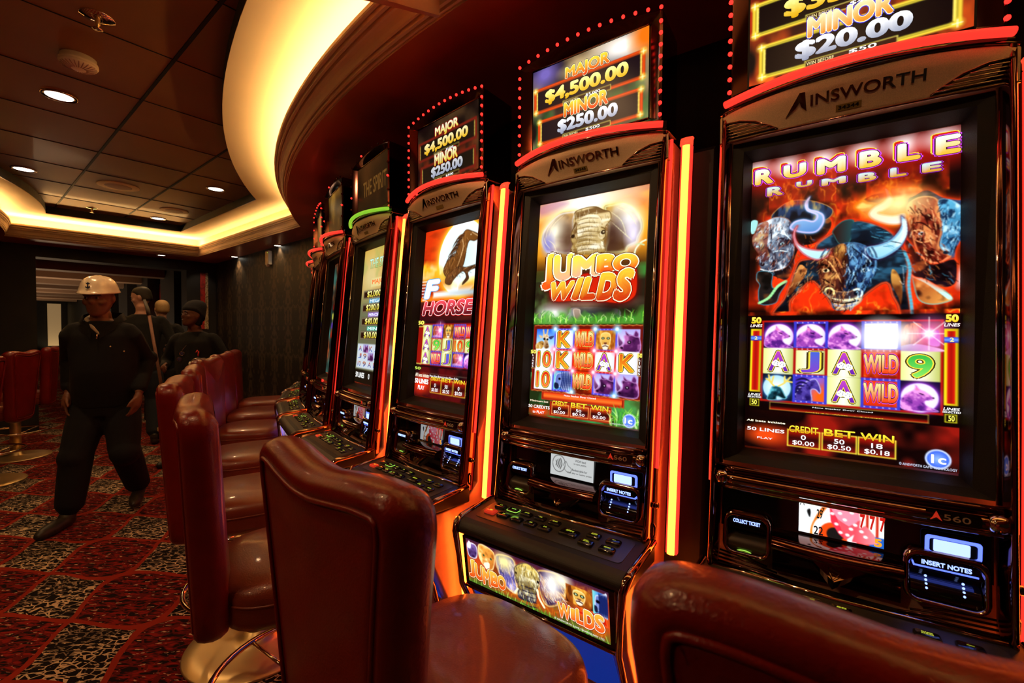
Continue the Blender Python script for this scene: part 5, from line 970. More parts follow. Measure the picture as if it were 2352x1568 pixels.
CH = [  # seat centre x, y, facing x, y, label
    (.435, .535, .43, .90, 'burgundy leather stool in front of the bull machine, cropped at the lower right'),
    (-.10, .900, .68, .73, 'large burgundy leather stool seen from behind, in front of the elephant machine'),
    (-.66, 1.40, .815, .58, 'burgundy leather stool seen from its side, in front of the horse machine'),
    (-1.11, 1.92, .85, .52, 'burgundy leather stool at the green-arc machine, its champagne base disc in view'),
    (-1.47, 2.52, .84, .54, 'burgundy leather stool fifth from the camera along the curved bank'),
    (-1.83, 3.14, .95, .31, 'burgundy leather stool sixth from the camera, a bluish glint down its back'),
    (-2.12, 3.74, .95, .33, 'burgundy leather stool second farthest along the curved bank'),
    (-2.40, 4.33, .92, .39, 'burgundy leather stool farthest along the curved bank, by the dark wall'),
    (-3.92, 2.95, -.93, -.25, 'burgundy leather stool at the left picture edge, back turned to the camera'),
    (-4.62, 3.86, -.91, -.41, 'burgundy leather stool left of the man in the white helmet, bright footring below'),
    (-5.22, 4.66, -.80, -.60, 'burgundy leather stool half hidden behind the man in the white helmet')]
for i, (x, y, fx, fy, lab) in enumerate(CH):
    r = stool if i == 0 else copy_tree(stool)
    q = math.hypot(fx, fy); fx /= q; fy /= q
    r.rotation_euler = (0, 0, math.atan2(fx, -fy)); r.location = (x - .245*fx, y - .245*fy, 0)
    tag(r, lab, 'stool', 'stools along the curved bank' if i < 8 else 'stools at the left edge')

# ------------------------------------------------------------------ the room
from mathutils.geometry import tessellate_polygon
A2 = Vector((-.78, .626)); B2 = Vector((.626, .78))
def carpet():
    m = bpy.data.materials.new('patterned_carpet'); m.use_nodes = True; nt = m.node_tree; b = nt.nodes['Principled BSDF']
    tc = nt.nodes.new('ShaderNodeTexCoord'); sp = nt.nodes.new('ShaderNodeSeparateXYZ')
    wn = nt.nodes.new('ShaderNodeTexNoise'); wn.inputs['Scale'].default_value = 5; nt.links.new(tc.outputs['Object'], wn.inputs[0])
    vm = nt.nodes.new('ShaderNodeVectorMath'); vm.operation = 'MULTIPLY_ADD'; vm.inputs[1].default_value = (.045, .045, 0); nt.links.new(wn.outputs['Color'], vm.inputs[0]); nt.links.new(tc.outputs['Object'], vm.inputs[2])
    nt.links.new(vm.outputs[0], sp.inputs[0]); X = E_(nt, sp.outputs[0]); Y = E_(nt, sp.outputs[1])
    X = X - (-2.557 + .0225); Y = Y - (2.44 + .0225)
    s = (X*.78 + Y*-.625)/.64; t = (X*.625 + Y*.78)/.49
    ds = (s - s.rnd()).abs(); w = (t*PI).sin().abs().pow(1.2)*.5; edge = ds - w
    def vor(scale, ang, st, feat='DISTANCE_TO_EDGE'):
        mp = nt.nodes.new('ShaderNodeMapping'); mp.inputs['Rotation'].default_value = (0, 0, ang); mp.inputs['Scale'].default_value = (1, st, 1); nt.links.new(vm.outputs[0], mp.inputs[0])
        v = nt.nodes.new('ShaderNodeTexVoronoi'); v.feature = feat; v.inputs['Scale'].default_value = scale; nt.links.new(mp.outputs[0], v.inputs[0]); return E_(nt, v.outputs['Distance'])
    def noi(scale, ang, st):
        mp = nt.nodes.new('ShaderNodeMapping'); mp.inputs['Rotation'].default_value = (0, 0, ang); mp.inputs['Scale'].default_value = (1, st, 1); nt.links.new(vm.outputs[0], mp.inputs[0])
        v = nt.nodes.new('ShaderNodeTexNoise'); v.inputs['Scale'].default_value = scale; v.inputs['Detail'].default_value = 2; nt.links.new(mp.outputs[0], v.inputs[0]); return E_(nt, v.outputs[0])
    net = vor(21, .5, 1.6); net2 = vor(14, -.6, 2.2); n1 = noi(15, .1, 3.4); n2 = noi(24, -.15, 3.2); n3 = noi(3.2, 0, 1)
    ss = s - s.rnd()
    # pale lattice cells between the red lenses
    cell = mixc(nt, (n3 + ss*.5).sm(.42, .62), (.85, .62, .38), (.28, .20, .13))
    cellc = mixc(nt, net.lt(.055 + 0), (.006, .005, .005), cell)
    cellc = mixc(nt, n2.gt(.60), cellc, (.85, .62, .38))
    cellc = mixc(nt, n1.lt(.40), cellc, (.006, .005, .005))
    # red lenses with dark streaks
    red = mixc(nt, n1.sm(.44, .60), (.012, .005, .005), (.34, .016, .010)); red = mixc(nt, net2.lt(.05), red, (.16, .010, .008))
    red = mixc(nt, n2.gt(.655), red, (.75, .50, .30))
    col = mixc(nt, edge.lt(0), cellc, red)
    line = edge.abs().lt(.036) ; col = mixc(nt, line, col, (.40, .030, .012))
    pile = nt.nodes.new('ShaderNodeTexNoise'); pile.inputs['Scale'].default_value = 900; nt.links.new(tc.outputs['Object'], pile.inputs[0])
    col = mixc(nt, E_(nt, pile.outputs[0])*.5, col, (.02, .012, .01))
    nt.links.new(col, b.inputs['Base Color']); b.inputs['Roughness'].default_value = .95; b.inputs['Specular IOR Level'].default_value = .1
    bb = nt.nodes.new('ShaderNodeBump'); bb.inputs['Strength'].default_value = .5; bb.inputs['Distance'].default_value = .003; nt.links.new(pile.outputs[0], bb.inputs['Height']); nt.links.new(bb.outputs[0], b.inputs['Normal'])
    return m
struct(MB().box((-22, -3, -.1), (6, 22, 0)).build('floor', carpet()))

def damask():
    m = bpy.data.materials.new('damask_wallpaper'); m.use_nodes = True; nt = m.node_tree; b = nt.nodes['Principled BSDF']
    tc = nt.nodes.new('ShaderNodeTexCoord'); sp = nt.nodes.new('ShaderNodeSeparateXYZ'); nt.links.new(tc.outputs['Object'], sp.inputs[0])
    X = E_(nt, sp.outputs[0]); Z = E_(nt, sp.outputs[2]); fx = ((X/.42).frac() - .5).abs(); fz = Z/.62
    cmb = nt.nodes.new('ShaderNodeCombineXYZ'); nt.links.new(fx.v, cmb.inputs[0]); nt.links.new((fz.frac()).v, cmb.inputs[1])
    v = nt.nodes.new('ShaderNodeTexNoise'); v.inputs['Scale'].default_value = 7; v.inputs['Detail'].default_value = 2; nt.links.new(cmb.outputs[0], v.inputs[0])
    q = E_(nt, v.outputs[0]) - fx*.45
    nt.links.new(mixc(nt, q.sm(.40, .46), (.008, .006, .0045), (.05, .034, .02)), b.inputs['Base Color']); b.inputs['Roughness'].default_value = .55
    return m
DAM = damask()
def wall(name, p, q, z0, z1, th, m, side=1):
    """wall slab from p to q; its own x axis runs along it so that the paper follows it; thickness on the far side"""
    p = Vector(p); q = Vector(q); L = (q-p).length; a = math.atan2(q.y-p.y, q.x-p.x)
    mb = MB(); mb.box((0, 0 if side > 0 else -th, z0), (L, th if side > 0 else 0, z1)); o = mb.build(name, m); o.location = (p.x, p.y, 0); o.rotation_euler = (0, 0, a); struct(o); return o
P0 = Vector((-5.165, 7.156)); WD = Vector((.644, .765))                 # portal wall line
cor = P0 + WD*.36
wall('wall_back', (cor.x, cor.y), (cor.x + .765*5.2, cor.y - .648*5.2), 0, HC+.1, .2, DAM, 1)
wall('wall_left', tuple(P0 - WD*5.5), tuple(P0 - WD*1.69), 0, HC+.1, .3, M['wallblack'])
wall('wall_left_lintel', tuple(P0 - WD*1.69), tuple(P0 - WD*.046), 2.30, HC+.1, .3, M['wallblack'])
wall('wall_left_pier', tuple(P0 - WD*.046), tuple(cor), 0, HC+.1, .3, M['wallblack'])
# island core behind the machines
n = 60; cv = [(CX + 5.72*math.cos(a), CY + 5.72*math.sin(a)) for a in np.linspace(math.radians(185), math.radians(275), n)]
m = MB(); m.loft([[(x, y, 0) for x, y in cv], [(x, y, HC+.05) for x, y in cv]], closed=False); struct(m.build('wall_island', M['wallblack'], fix=False))

# --- coffer: rings as (arc at the island, left arc, corners), all with the same number of points
def coffer(cr, rr_, farc, lefc, lr):
    c = Vector(cr); f = Vector(farc); d = Vector((.78, -.626)); k = f - c; bq = k.dot(d); t = -bq - math.sqrt(bq*bq - k.dot(k) + rr_*rr_); e = f + d*t
    a0 = math.atan2(e.y-c.y, e.x-c.x) % (2*PI); a1 = math.radians(262)
    R = [(c.x + rr_*math.cos(a), c.y + rr_*math.sin(a)) for a in np.linspace(a0, a1, 64)]
    lc = Vector((-8.6, 2.02)); g = Vector(lefc); b0 = math.atan2(g.y-lc.y, g.x-lc.x); Lr = (g-lc).length
    Lf = [(lc.x + Lr*math.cos(a), lc.y + Lr*math.sin(a)) for a in np.linspace(-.9, b0, 40)]
    S_ = [tuple(f + (e-f)*s) for s in np.linspace(0, 1, 12)][:-1]; S0 = [tuple(g + (f-g)*s) for s in np.linspace(0, 1, 6)][1:-1]
    return S_ + R + Lf + S0
RM = coffer((3.988, 6.465), 6.469, (-4.733, 6.732), (-6.02, 5.30), 4.05)
RL = coffer((3.822, 6.236), 6.301, (-4.602, 6.569), (-5.80, 5.18), 4.2)
RC = coffer((4.507, 6.819), 7.485, (-4.588, 6.194), (-5.461, 5.241), 4.5)
mixr = lambda a, b, t: [(p[0] + (q[0]-p[0])*t, p[1] + (q[1]-p[1])*t) for p, q in zip(a, b)]
def ringz(t, z): return [(x, y, z) for x, y in mixr(RM, RL, t)]
outer = [(-12, -3), (6, -3), (6, 12), (-12, 12)]
vs = [Vector((*p, HC)) for p in outer] + [Vector((*p, HC)) for p in RM]
tri = tessellate_polygon([vs[:4], vs[4:]])
# the lacquered soffit, cut to the room's side of the portal wall by the walls themselves
m = MB(); m.add([tuple(v) for v in vs], [tuple(t) for t in tri]); so = struct(m.build('ceiling_soffit', M['soffit'], fix=False))
prof = [(0, 2.449), (.0, 2.458), (.10, 2.458), (.12, 2.476), (.15, 2.476), (.16, 2.464), (.24, 2.466), (.26, 2.488), (.30, 2.488), (.31, 2.478), (.36, 2.482), (.42, 2.497), (.50, 2.512), (.60, 2.522), (.66, 2.525), (.67, 2.545), (.72, 2.545), (.73, 2.534), (.82, 2.538), (.84, 2.560), (.88, 2.560), (.89, 2.552), (.97, 2.556), (1.0, 2.562), (1.0, 2.578), (.93, 2.584), (.90, 2.556)]
m = MB(); m.loft([ringz(t, z) for t, z in prof], smooth=False, cap=False); struct(m.build('trim_cornice', M['mould'], fix=False))
m = MB(); m.loft([ringz(.90, 2.556), ringz(-.5, 2.556), ringz(-.5, ZC)], smooth=False, cap=False); m.loft([ringz(-.5, ZC), [(x, y, ZC) for x, y in RC], [(x, y, ZC+.006) for x, y in RC]], smooth=False, cap=False); struct(m.build('ceiling_cove', M['cream'], fix=False))
m = MB(); m.loft([ringz(.60, 2.572), ringz(.25, 2.572)], smooth=False, cap=False); m.build('ceiling_cove_light', M['cove'], fix=False); bpy.data.objects['ceiling_cove_light']['kind'] = 'structure'
m = MB(); m.loft([[(x, y, ZC+.006) for x, y in RC], [(x, y, ZP) for x, y in RC]], smooth=False, cap=False); struct(m.build('trim_riser', M['seam'], fix=False))
m = MB(); m.box((-9, -3, ZP), (4, 8.5, ZP+.05)); struct(m.build('ceiling_panels', M['panel']))
m = MB()
def strip(p, q, w, z, mb):
    p = Vector(p); q = Vector(q); d = (q-p).normalized()*w/2; nn = Vector((-d.y, d.x))
    mb.prism([tuple(p+nn), tuple(q+nn), tuple(q-nn), tuple(p-nn)], z-.004, z+.002, lambda a, b, t: (a, b, t))
for c0 in ((-1.8, 2.4),(-2.274, 3.578)): strip(Vector(c0) - A2*4, Vector(c0) + A2*4.6, .016, ZP, m)
for k in range(-3, 9):
    o = Vector((-1.797, 2.407)) + A2*.665*k; strip(o - B2*3.2, o + B2*2.6, .003, ZP, m)
struct(m.build('trim_seams', M['seam']))
struct(MB().box((-12, -3, 3.0), (6, 12, 3.1)).build('ceiling_slab', M['wallblack']))
# thin dropped beam near the camera
m = MB(); p = Vector((-1.6, 1.03)); q = Vector((-.25, 1.51)); nn = Vector((-.33, .94))*-.045
m.prism([tuple(p), tuple(q), tuple(q+nn*.3), tuple(p+nn*2)], 2.40, HC+.15, lambda a, b, t: (a, b, t)); struct(m.build('trim_beam', M['soffit']))

# --- room beyond the opening
RW = Vector((-6.6, 8.7)); Bw = Vector((.65, .76))
beam = mat('warm_beam', (.33, .22, .15), .6, noise=(3, .1))
wall('wall_corridor_right', tuple(RW - A2*1.3), tuple(RW + A2*14), 0, 2.75, .2, M['wallblack'], -1)
Lw = RW - Bw*3.4
wall('wall_corridor_left', tuple(Lw - A2*.2), tuple(Lw + A2*14), 0, 2.75, .2, M['wallblack'], 1)
wall('wall_corridor_end', tuple(Lw + A2*13.6), tuple(RW + A2*13.6), 0, 2.75, .2, M['wallblack'], 1)
m = MB(); c4 = [RW - A2*2.2 + Bw*.3, RW + A2*14 + Bw*.3, Lw + A2*14, Lw - A2*2.2]; m.add([(v.x, v.y, 2.62) for v in c4], [(0, 1, 2, 3)]); struct(m.build('ceiling_corridor', M['wallblack'], fix=False))
for k in range(8):
    s = -.35 + 1.62*k; m = MB()
    def bf(a, b, t): v = RW + A2*(s+a) - Bw*t; return (v.x, v.y, b)
    m.prism([(0, 2.31), (.10, 2.29), (1.6, 2.44), (1.6, 2.62), (0, 2.62)], 0.02, 3.3, bf); struct(m.build('ceiling_beam', beam))
for k, s in enumerate((-.9, .86, 2.6, 4.3, 6.2)):
    m = MB()
    def cf(a, b, t): v = RW + A2*(s+a) - Bw*b; return (v.x, v.y, t)
    m.prism([(0, .0), (.85, .0), (.85, .22), (0, .22)], 0, 2.62, cf); struct(m.build('wall_column', M['wallblack']))
# painted panels: red ground, pale moon, fan shaped shrub
def art_panel(name, w, h, moon, label, mk):
    A = Art(60, h/w, 'b82010'); W = A._win(0, 0, 1, h/w, 0); A.mixin(W, np.clip((A.noise(3, 3, 5)-.45)*4, 0, 1)*.6, '601008'); A.mixin(W, np.clip((.25-A.y)*5, 0, 1)*.8, '401008')
    if moon: A.ell(.85, .75, .38, .38, 'e8d890'); A.ell(.6, 1.75, .4, .32, '6a4830'); A.ell(.6, 2.1, .4, .3, 'c8b088')
    else: A.poly([(.7, .2), (1, .1), (1, h/w), (.5, h/w), (.6, h/w*.6)], 'b09870', tex=('604020', 'd8c090', 20, 3, 1, .3))
    o = art_mesh(name, A, paint_mat('painted_panel', .6), mk); tag(o, label, 'wall art'); return o
def pl(p, d, w, z1, nrm):
    p = Vector(p); d = Vector(d); nrm = Vector(nrm)
    return lambda x, y, q: np.c_[p.x + d.x*x*w + nrm.x*q, p.y + d.y*x*w + nrm.y*q, z1 - y*w]
q0 = RW - Bw*.03 + A2*.84
art_panel('painted_panel', .85, 2.1, True, 'tall red painted panel with a pale moon beyond the opening', pl(q0, -A2, .85, 2.28, -Bw))
q1 = P0 + WD*.135
art_panel('painted_panel', .11, .92, False, 'narrow red and grey painted strip on the pier right of the opening', pl(q1 + Vector((.765, -.644))*.012, WD, .11, 2.28, (.765, -.644)))
m = MB()
def ef(a, b, t): v = RW + A2*(13.55 - t) - Bw*a; return (v.x, v.y, b)
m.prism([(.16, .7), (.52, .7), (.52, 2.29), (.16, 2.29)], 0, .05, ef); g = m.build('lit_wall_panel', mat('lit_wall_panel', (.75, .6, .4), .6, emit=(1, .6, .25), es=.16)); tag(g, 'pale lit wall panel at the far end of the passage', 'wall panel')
m = MB(); m.prism([(1.45, 1.98), (1.75, 1.98), (1.75, 2.16), (1.45, 2.16)], 1.2, 1.25, ef); g = m.build('exit_sign', mat('lit_sign', (.4, .6, .5), .4, emit=(.5, .9, .75), es=1.2)); tag(g, 'tiny greenish lit sign hanging far down the passage', 'sign')
for t in (1.5, 5.5, 9.5):
    v = RW + A2*t - Bw*1.7; d = bpy.data.lights.new('passage_fill', 'AREA'); d.energy = 22; d.size = 1.2; d.color = (1, .66, .38); o = bpy.data.objects.new('passage_fill', d); COL.objects.link(o); o.location = (v.x, v.y, .9); o.rotation_euler = (PI, 0, 0)  # unseen upward fills added to warm the beams
v = RW + A2*.4 - Bw*.55; lamp_spot((v.x, v.y, 2.27), 10, 70, (1, .75, .5), aim=(RW.x + A2.x*.45, RW.y + A2.y*.45, 1.5))  # spot added to light the painted panel
lamp_spot((q1.x + .35, q1.y - .3, 2.43), 2.5, 60, (1, .75, .5), aim=(q1.x, q1.y, 1.9))
v = RW + A2*12.8 - Bw*.4; lamp_spot((v.x, v.y, .3), 12, 90, (1, .75, .4), aim=(v.x - .6, v.y + .5, 1.6))

FX = ((-1.914, 2.082), (-4.997, 5.324), (-2.299, 2.388), (-3.96, 4.505), (-4.094, 5.421))
# --- ceiling fittings
def downlight(x, y, z, lab, r=.085):
    e = empty('downlight', (x, y, z)); m = MB(); m.lathe([(r, .002), (r, -.006), (r*.93, -.010), (r*.80, -.008), (r*.76, .004), (r*.74, .002)], None, 36); m.build('trim_ring', M['chrome'], e)
    m = MB(); m.lathe([(r*.76, -.0035), (r*.60, -.0055), (r*.02, -.0065)], None, 28); m.build('lens', M['lamp'], e); return tag(e, lab, 'ceiling light', 'round downlights')
for (x, y, z), lab in zip(DOWN_PANEL[:4], ('largest bright downlight, upper left, below the smoke detector', 'bright downlight at the left picture edge in the dark ceiling panels', 'downlight in the dark panels close to the curved cream cove', 'downlight in the farthest row of dark ceiling panels')): downlight(x, y, z, lab)
for (x, y, z), lab in zip(DOWN_SOFFIT[:3], ('small downlight in the soffit above the opening', 'small downlight in the soffit above the wall sensor', 'small downlight in the soffit near the room corner')): downlight(x, y, z, lab, .06)
for k, (x, y) in enumerate((FX[0], FX[1])):
    e = empty('sprinkler', (x, y, ZP)); s = 1.25 if k == 0 else 1.
    m = MB(); m.lathe([(.052*s, .001), (.050*s, -.004), (.02*s, -.010), (.012, -.012)], None, 28); m.build('escutcheon', M['bright'], e)
    m = MB(); m.lathe([(.010, -.008), (.010, -.035), (.006, -.04), (.006, -.052)], None, 14); m.build('nozzle', M['gold'], e)
    m = MB(); m.lathe([(.004, -.052), (.020, -.054), (.020, -.056), (.004, -.057)], None, 16); m.build('deflector', M['bright'], e)
    tag(e, ('chrome sprinkler head in the dark ceiling above the smoke detector', 'small sprinkler head near the far edge of the dark ceiling panels')[k], 'sprinkler')
e = empty('smoke_detector', (FX[2][0], FX[2][1], ZP)); m = MB(); m.lathe([(.072, .001), (.072, -.018), (.078, -.022), (.080, -.036)], None, 40); m.build('base', M['white'], e)
m = MB(); m.lathe([(.080, -.036), (.074, -.046), (.045, -.058), (.02, -.064), (.004, -.065)], None, 40); m.build('cap', M['white'], e)
for k in range(24):
    a = 2*PI*k/24; m = MB(); m.tube([(.030*math.cos(a), .030*math.sin(a), -.062), (.052*math.cos(a), .052*math.sin(a), -.056), (.072*math.cos(a), .072*math.sin(a), -.047)], .0022, M['speaker'], 5); m.build('slot', None, e)
tag(e, 'white round smoke detector with ribbed cap on the dark ceiling', 'smoke detector')
for (x, y), r_, lab in zip(FX[3:], (.165, .14), ('larger round speaker grille flush in the dark ceiling', 'smaller round speaker grille in the farther ceiling panels')):
    e = empty('ceiling_speaker', (x, y, ZP)); m = MB(); m.lathe([(r_, .001), (r_, -.006), (r_*.94, -.008)], None, 48); m.build('rim', M['mould'], e); m = MB(); m.lathe([(r_*.94, -.006), (r_*.5, -.009), (.005, -.010)], None, 48); m.build('grille', M['speaker'], e); tag(e, lab, 'speaker')
# wall sensor
a = math.atan2(-.648, .765); sp_ = Vector((cor.x, cor.y)) + Vector((.765, -.648))*2.2
e = empty('wall_sensor', (sp_.x, sp_.y, 2.19), a); m = MB(); m.box((-.055, -.05, .035), (.055, 0, .22)); m.build('housing', M['white'], e, bevel=.01)
m = MB(); m.ball((0, -.03, .028), .026, M['white'], 8); m.build('lens', M['white'], e); m = MB(); m.ball((.035, -.052, .19), .005, None, 6); m.build('indicator', M['limeb'], e)
tag(e, 'white wall sensor box with a green light high on the dark wall', 'sensor')

# ------------------------------------------------------------------ people
def bake_remesh(o, vox, smooth=8):
    md = o.modifiers.new('r', 'REMESH'); md.mode = 'VOXEL'; md.voxel_size = vox; s = o.modifiers.new('s', 'SMOOTH'); s.factor = .5; s.iterations = smooth
    dg = bpy.context.evaluated_depsgraph_get(); me = bpy.data.meshes.new_from_object(o.evaluated_get(dg)); old = o.data; mats = list(old.materials)
    o.modifiers.clear(); o.data = me; me.materials.clear(); [me.materials.append(x) for x in mats]; me.polygons.foreach_set('use_smooth', [True]*len(me.polygons)); bpy.data.meshes.remove(old); return o
class Fig:
    """a figure in its own frame: x to the figure's left, y backwards, z up (the figure faces -y)"""
    def __init__(s): s.mb = MB()
    def limb(s, P, R, n=12):
        P = [Vector(p) for p in P]; pts = [P[0] - (P[1]-P[0]).normalized()*R[0]*.8] + P + [P[-1] + (P[-1]-P[-2]).normalized()*R[-1]*.8]
        s.mb.tube(pts, [R[0]*.45] + list(R) + [R[-1]*.45], None, n); return s
    def stack(s, rings, n=20):     # (cx, cy, z, rx, ry)
        s.mb.loft([[(cx + rx*math.cos(2*PI*j/n), cy + ry*math.sin(2*PI*j/n), z) for j in range(n)] for cx, cy, z, rx, ry in rings]); return s
    def ball(s, c, r, sq=(1, 1, 1)): s.mb.ball(c, r, None, 10, sq); return s
def head_shape(F, c, k=1., yaw=0., tilt=0., smile=0):
    """head centred on c (middle of the skull), height about .235*k; returns a transform for face details"""
    Rm = Matrix.Translation(c) @ Matrix.Rotation(yaw, 4, 'Z') @ Matrix.Rotation(tilt, 4, 'X') @ Matrix.Scale(k, 4)
    def q(x, y, z): return tuple(Rm @ Vector((x, y, z)))
    n = 22; rings = []
    for z, rx, ry, cy in ((-.122, .020, .018, -.055), (-.112, .036, .034, -.048), (-.095, .050, .052, -.036), (-.070, .060, .072, -.020), (-.040, .068, .084, -.010), (-.005, .072, .090, -.004), (.035, .074, .095, .002), (.065, .070, .090, .006), (.090, .056, .074, .008), (.106, .034, .046, .010), (.113, .010, .014, .010)):
        rings.append([q(rx*math.cos(2*PI*j/n), cy + ry*math.sin(2*PI*j/n), z) for j in range(n)])
    F.mb.loft(rings)
    def b(c_, r, sq=(1, 1, 1)):
        F.mb.loft([[q(c_[0] + sq[0]*r*math.sin(PI*i/8)*math.cos(2*PI*j/10), c_[1] + sq[1]*r*math.sin(PI*i/8)*math.sin(2*PI*j/10), c_[2] + sq[2]*r*math.cos(PI*i/8)) for j in range(10)] for i in (.05, 1, 2, 3, 4, 5, 6, 7, 7.95)])
    b((0, -.092, -.020), .017, (1, 1, 1.1)); b((0, -.087, .000), .012, (.8, 1, 1.8)); b((-.013, -.086, -.026), .010); b((.013, -.086, -.026), .010)      # nose
    b((0, -.078, -.055), .022, (1.25, .7, .35)); b((0, -.076, -.066), .020, (1.1, .7, .4)); b((0, -.072, -.098), .022, (1.1, .8, .8))                      # lips, chin
    b((-.030, -.080, .022), .020, (1.3, .6, .5)); b((.030, -.080, .022), .020, (1.3, .6, .5)); b((-.042, -.062, -.025), .026); b((.042, -.062, -.025), .026)  # brow, cheeks
    for s in (-1, 1): b((s*.077, .006, -.005), .028, (.35, .75, 1.15))                                                                                   # ears
    return q
def hand(F, wrist, d, n_, side, curl=.6, k=1.):
    """relaxed hand: d = direction of the fingers, n_ = back of the hand, side = direction of the thumb"""
    w = Vector(wrist); d = Vector(d).normalized(); s = Vector(side).normalized(); nn = Vector(n_).normalized()
    F.limb([w, w + d*.04*k, w + d*.085*k], [.024*k, .030*k, .028*k]); F.limb([w + s*.02*k + d*.03*k, w + s*.022*k + d*.08*k], [.018*k, .018*k]); F.limb([w - s*.02*k + d*.03*k, w - s*.022*k + d*.078*k], [.018*k, .016*k])
    for i, L in enumerate((.072, .080, .074, .058)):
        o = w + d*.085*k + s*(.030 - .020*i)*k; e = d; p = [o]; rr_ = [.0095*k]
        for j, f in enumerate((.45, .32, .23)):
            e = (e - nn*curl*(.35 + .25*j)).normalized(); p.append(p[-1] + e*L*f*k); rr_.append((.0088 - .0012*j)*k)
        F.limb(p, rr_, 8)
    t0 = w + s*.026*k + d*.025*k; t1 = t0 + (s*.7 + d*.75 - nn*.2).normalized()*.040*k; t2 = t1 + (s*.15 + d - nn*.35).normalized()*.034*k; F.limb([t0, t1, t2], [.014*k, .011*k, .009*k], 8)
def person(loc, face, label, S_, skinc, clothes, group=None):
    r = empty('person', loc, math.atan2(face[1], face[0]) + PI/2)
    tag(r, label, 'person', group)
    return r
def mk(name, F, m, r, vox, smooth=6): return bake_remesh(F.mb.build(name, m, r, fix=True), vox, smooth)
SK = {'d': mat('skin_dark', (.13, .045, .022), .48, noise=(60, .12)), 'm': mat('skin_medium', (.20, .075, .038), .48, noise=(60, .12)), 'l': mat('skin_light', (.42, .22, .15), .5, noise=(60, .1))}
CL = {'navy': mat('dark_workwear', (.0035, .0035, .0045), .9, noise=(200, .3), bump=(300, .4)), 'black': mat('black_cloth', (.0035, .0035, .0035), .9, noise=(200, .3)), 'jeans': mat('dark_denim', (.012, .016, .022), .9, noise=(250, .4)), 'tee': mat('white_shirt', (.55, .48, .38), .8), 'shoe': mat('shoe_leather', (.03, .026, .018), .4)}
def shoe(F, heel, toe, k=1.):
    h = Vector(heel); t = Vector(toe); d = (t-h)
    F.limb([h + Vector((0, 0, .045)), h + d*.35 + Vector((0, 0, .042)), h + d*.7 + Vector((0, 0, .034)), t + Vector((0, 0, .030))], [.040*k, .042*k, .045*k, .034*k]); F.limb([h + Vector((0, 0, .11)), h + d*.15 + Vector((0, 0, .06))], [.046, .046])
def figure(r, H, hip, legs, arms, hands, vox, sk, top, bot, shoulders=.185, girth=1., lean=0., head=None, collar=True, feet=None, sneak=None):
    """legs: per side (knee, ankle); arms: per side (elbow, wrist); sides are -1 (own right) and +1 (own left)"""
    zs = H*.815; ly = lambda z: -lean*(z-hip)/(zs-hip) if z > hip else 0
    B = Fig(); g = girth
    B.stack([(0, 0, hip-.06, .13*g, .09*g), (0, ly(hip+.1), hip+.10, .14*g, .10*g), (0, ly(zs-.12), zs-.14, .15*g, .10*g), (0, ly(zs), zs-.04, .11, .06), (0, ly(zs)-.01, zs+.02, .07, .06)])
    B.limb([(0, ly(zs), zs), (0, ly(zs)-.015, zs+.05), (head[0][0]*.6, head[0][1]+.02, head[0][2]-.10)], [.062*g**.5, .058*g**.5, .056*g**.5])
    for (s, (kn, an)), (_, (el, wr)) in zip(legs, arms):
        B.limb([(s*.085, 0, hip-.05), kn, an], [.07, .05, .035]); B.limb([(s*(shoulders-.035), ly(zs), zs-.07), el, wr], [.034, .030, .026])
    for wr, d, n_, sd in hands: hand(B, wr, d, n_, sd, .55)
    q = head_shape(B, Vector(head[0]), head[1], head[2], head[3]); body = mk('body', B, SK[sk], r, vox, 3)
    T_ = Fig(); T_.stack([(0, 0, hip-.10, .175*g, .135*g), (0, -.01*g, hip+.02, .185*g, .15*g), (0, ly(hip+.18)-.01*g, hip+.16, .178*g, .145*g), (0, ly(zs-.2), zs-.22, .185*g, .135*g), (0, ly(zs-.08), zs-.09, .185, .12), (0, ly(zs), zs-.02, .15, .085), (0, ly(zs)-.005, zs+.015, .085, .07)], 24)
    for s, (el, wr) in arms:
        e = Vector(el); w = Vector(wr); T_.limb([(s*(shoulders-.03), ly(zs), zs-.045), tuple(Vector((s*shoulders*1.04, ly(zs), zs-.09))), tuple(e), tuple(e.lerp(w, .9))], [.058, .060, .052, .043])
        T_.ball(tuple(e + Vector((s*.006, .01, .02))), .055)
    mk('jacket', T_, CL[top], r, .011, 5)
    L_ = Fig(); L_.stack([(0, 0, hip-.16, .165*g, .125*g), (0, 0, hip-.06, .172*g, .135*g), (0, 0, hip+.04, .168*g, .135*g)])
    for s, (kn, an) in legs:
        k = Vector(kn); a = Vector(an); L_.limb([(s*.09, 0, hip-.10), tuple(Vector((s*.09, 0, hip-.10)).lerp(k, .5)), tuple(k), tuple(k.lerp(a, .5)), tuple(k.lerp(a, .9))], [.110, .108, .094, .088, .080])
        L_.ball(tuple(k + Vector((.01*s, -.02, -.03))), .092); L_.ball(tuple(k.lerp(a, .85)), .078)
    mk('trousers', L_, CL[bot], r, .011, 4)
    for s, (kn, an) in legs:
        F_ = Fig(); a = Vector(an); f = feet[s]; sh = Vector((a.x, a.y, 0)); shoe(F_, (a.x, a.y + .02, f[2]), (a.x + f[0], a.y + f[1], f[2]*.3)); o = mk('shoe', F_, CL['shoe'], r, .009, 3)
        if sneak:
            for j in range(3): m = MB(); c = Vector((a.x + f[0]*(.35+.13*j), a.y + f[1]*(.35+.13*j), .035)); m.tube([c + Vector((s*-.046, 0, -.02)), c + Vector((s*-.040, .0, .02))], .005, None, 6); m.build('stripe', CL['tee'], o)
    return q, body
EYEW = mat('eye_white', (.30, .24, .18), .3)
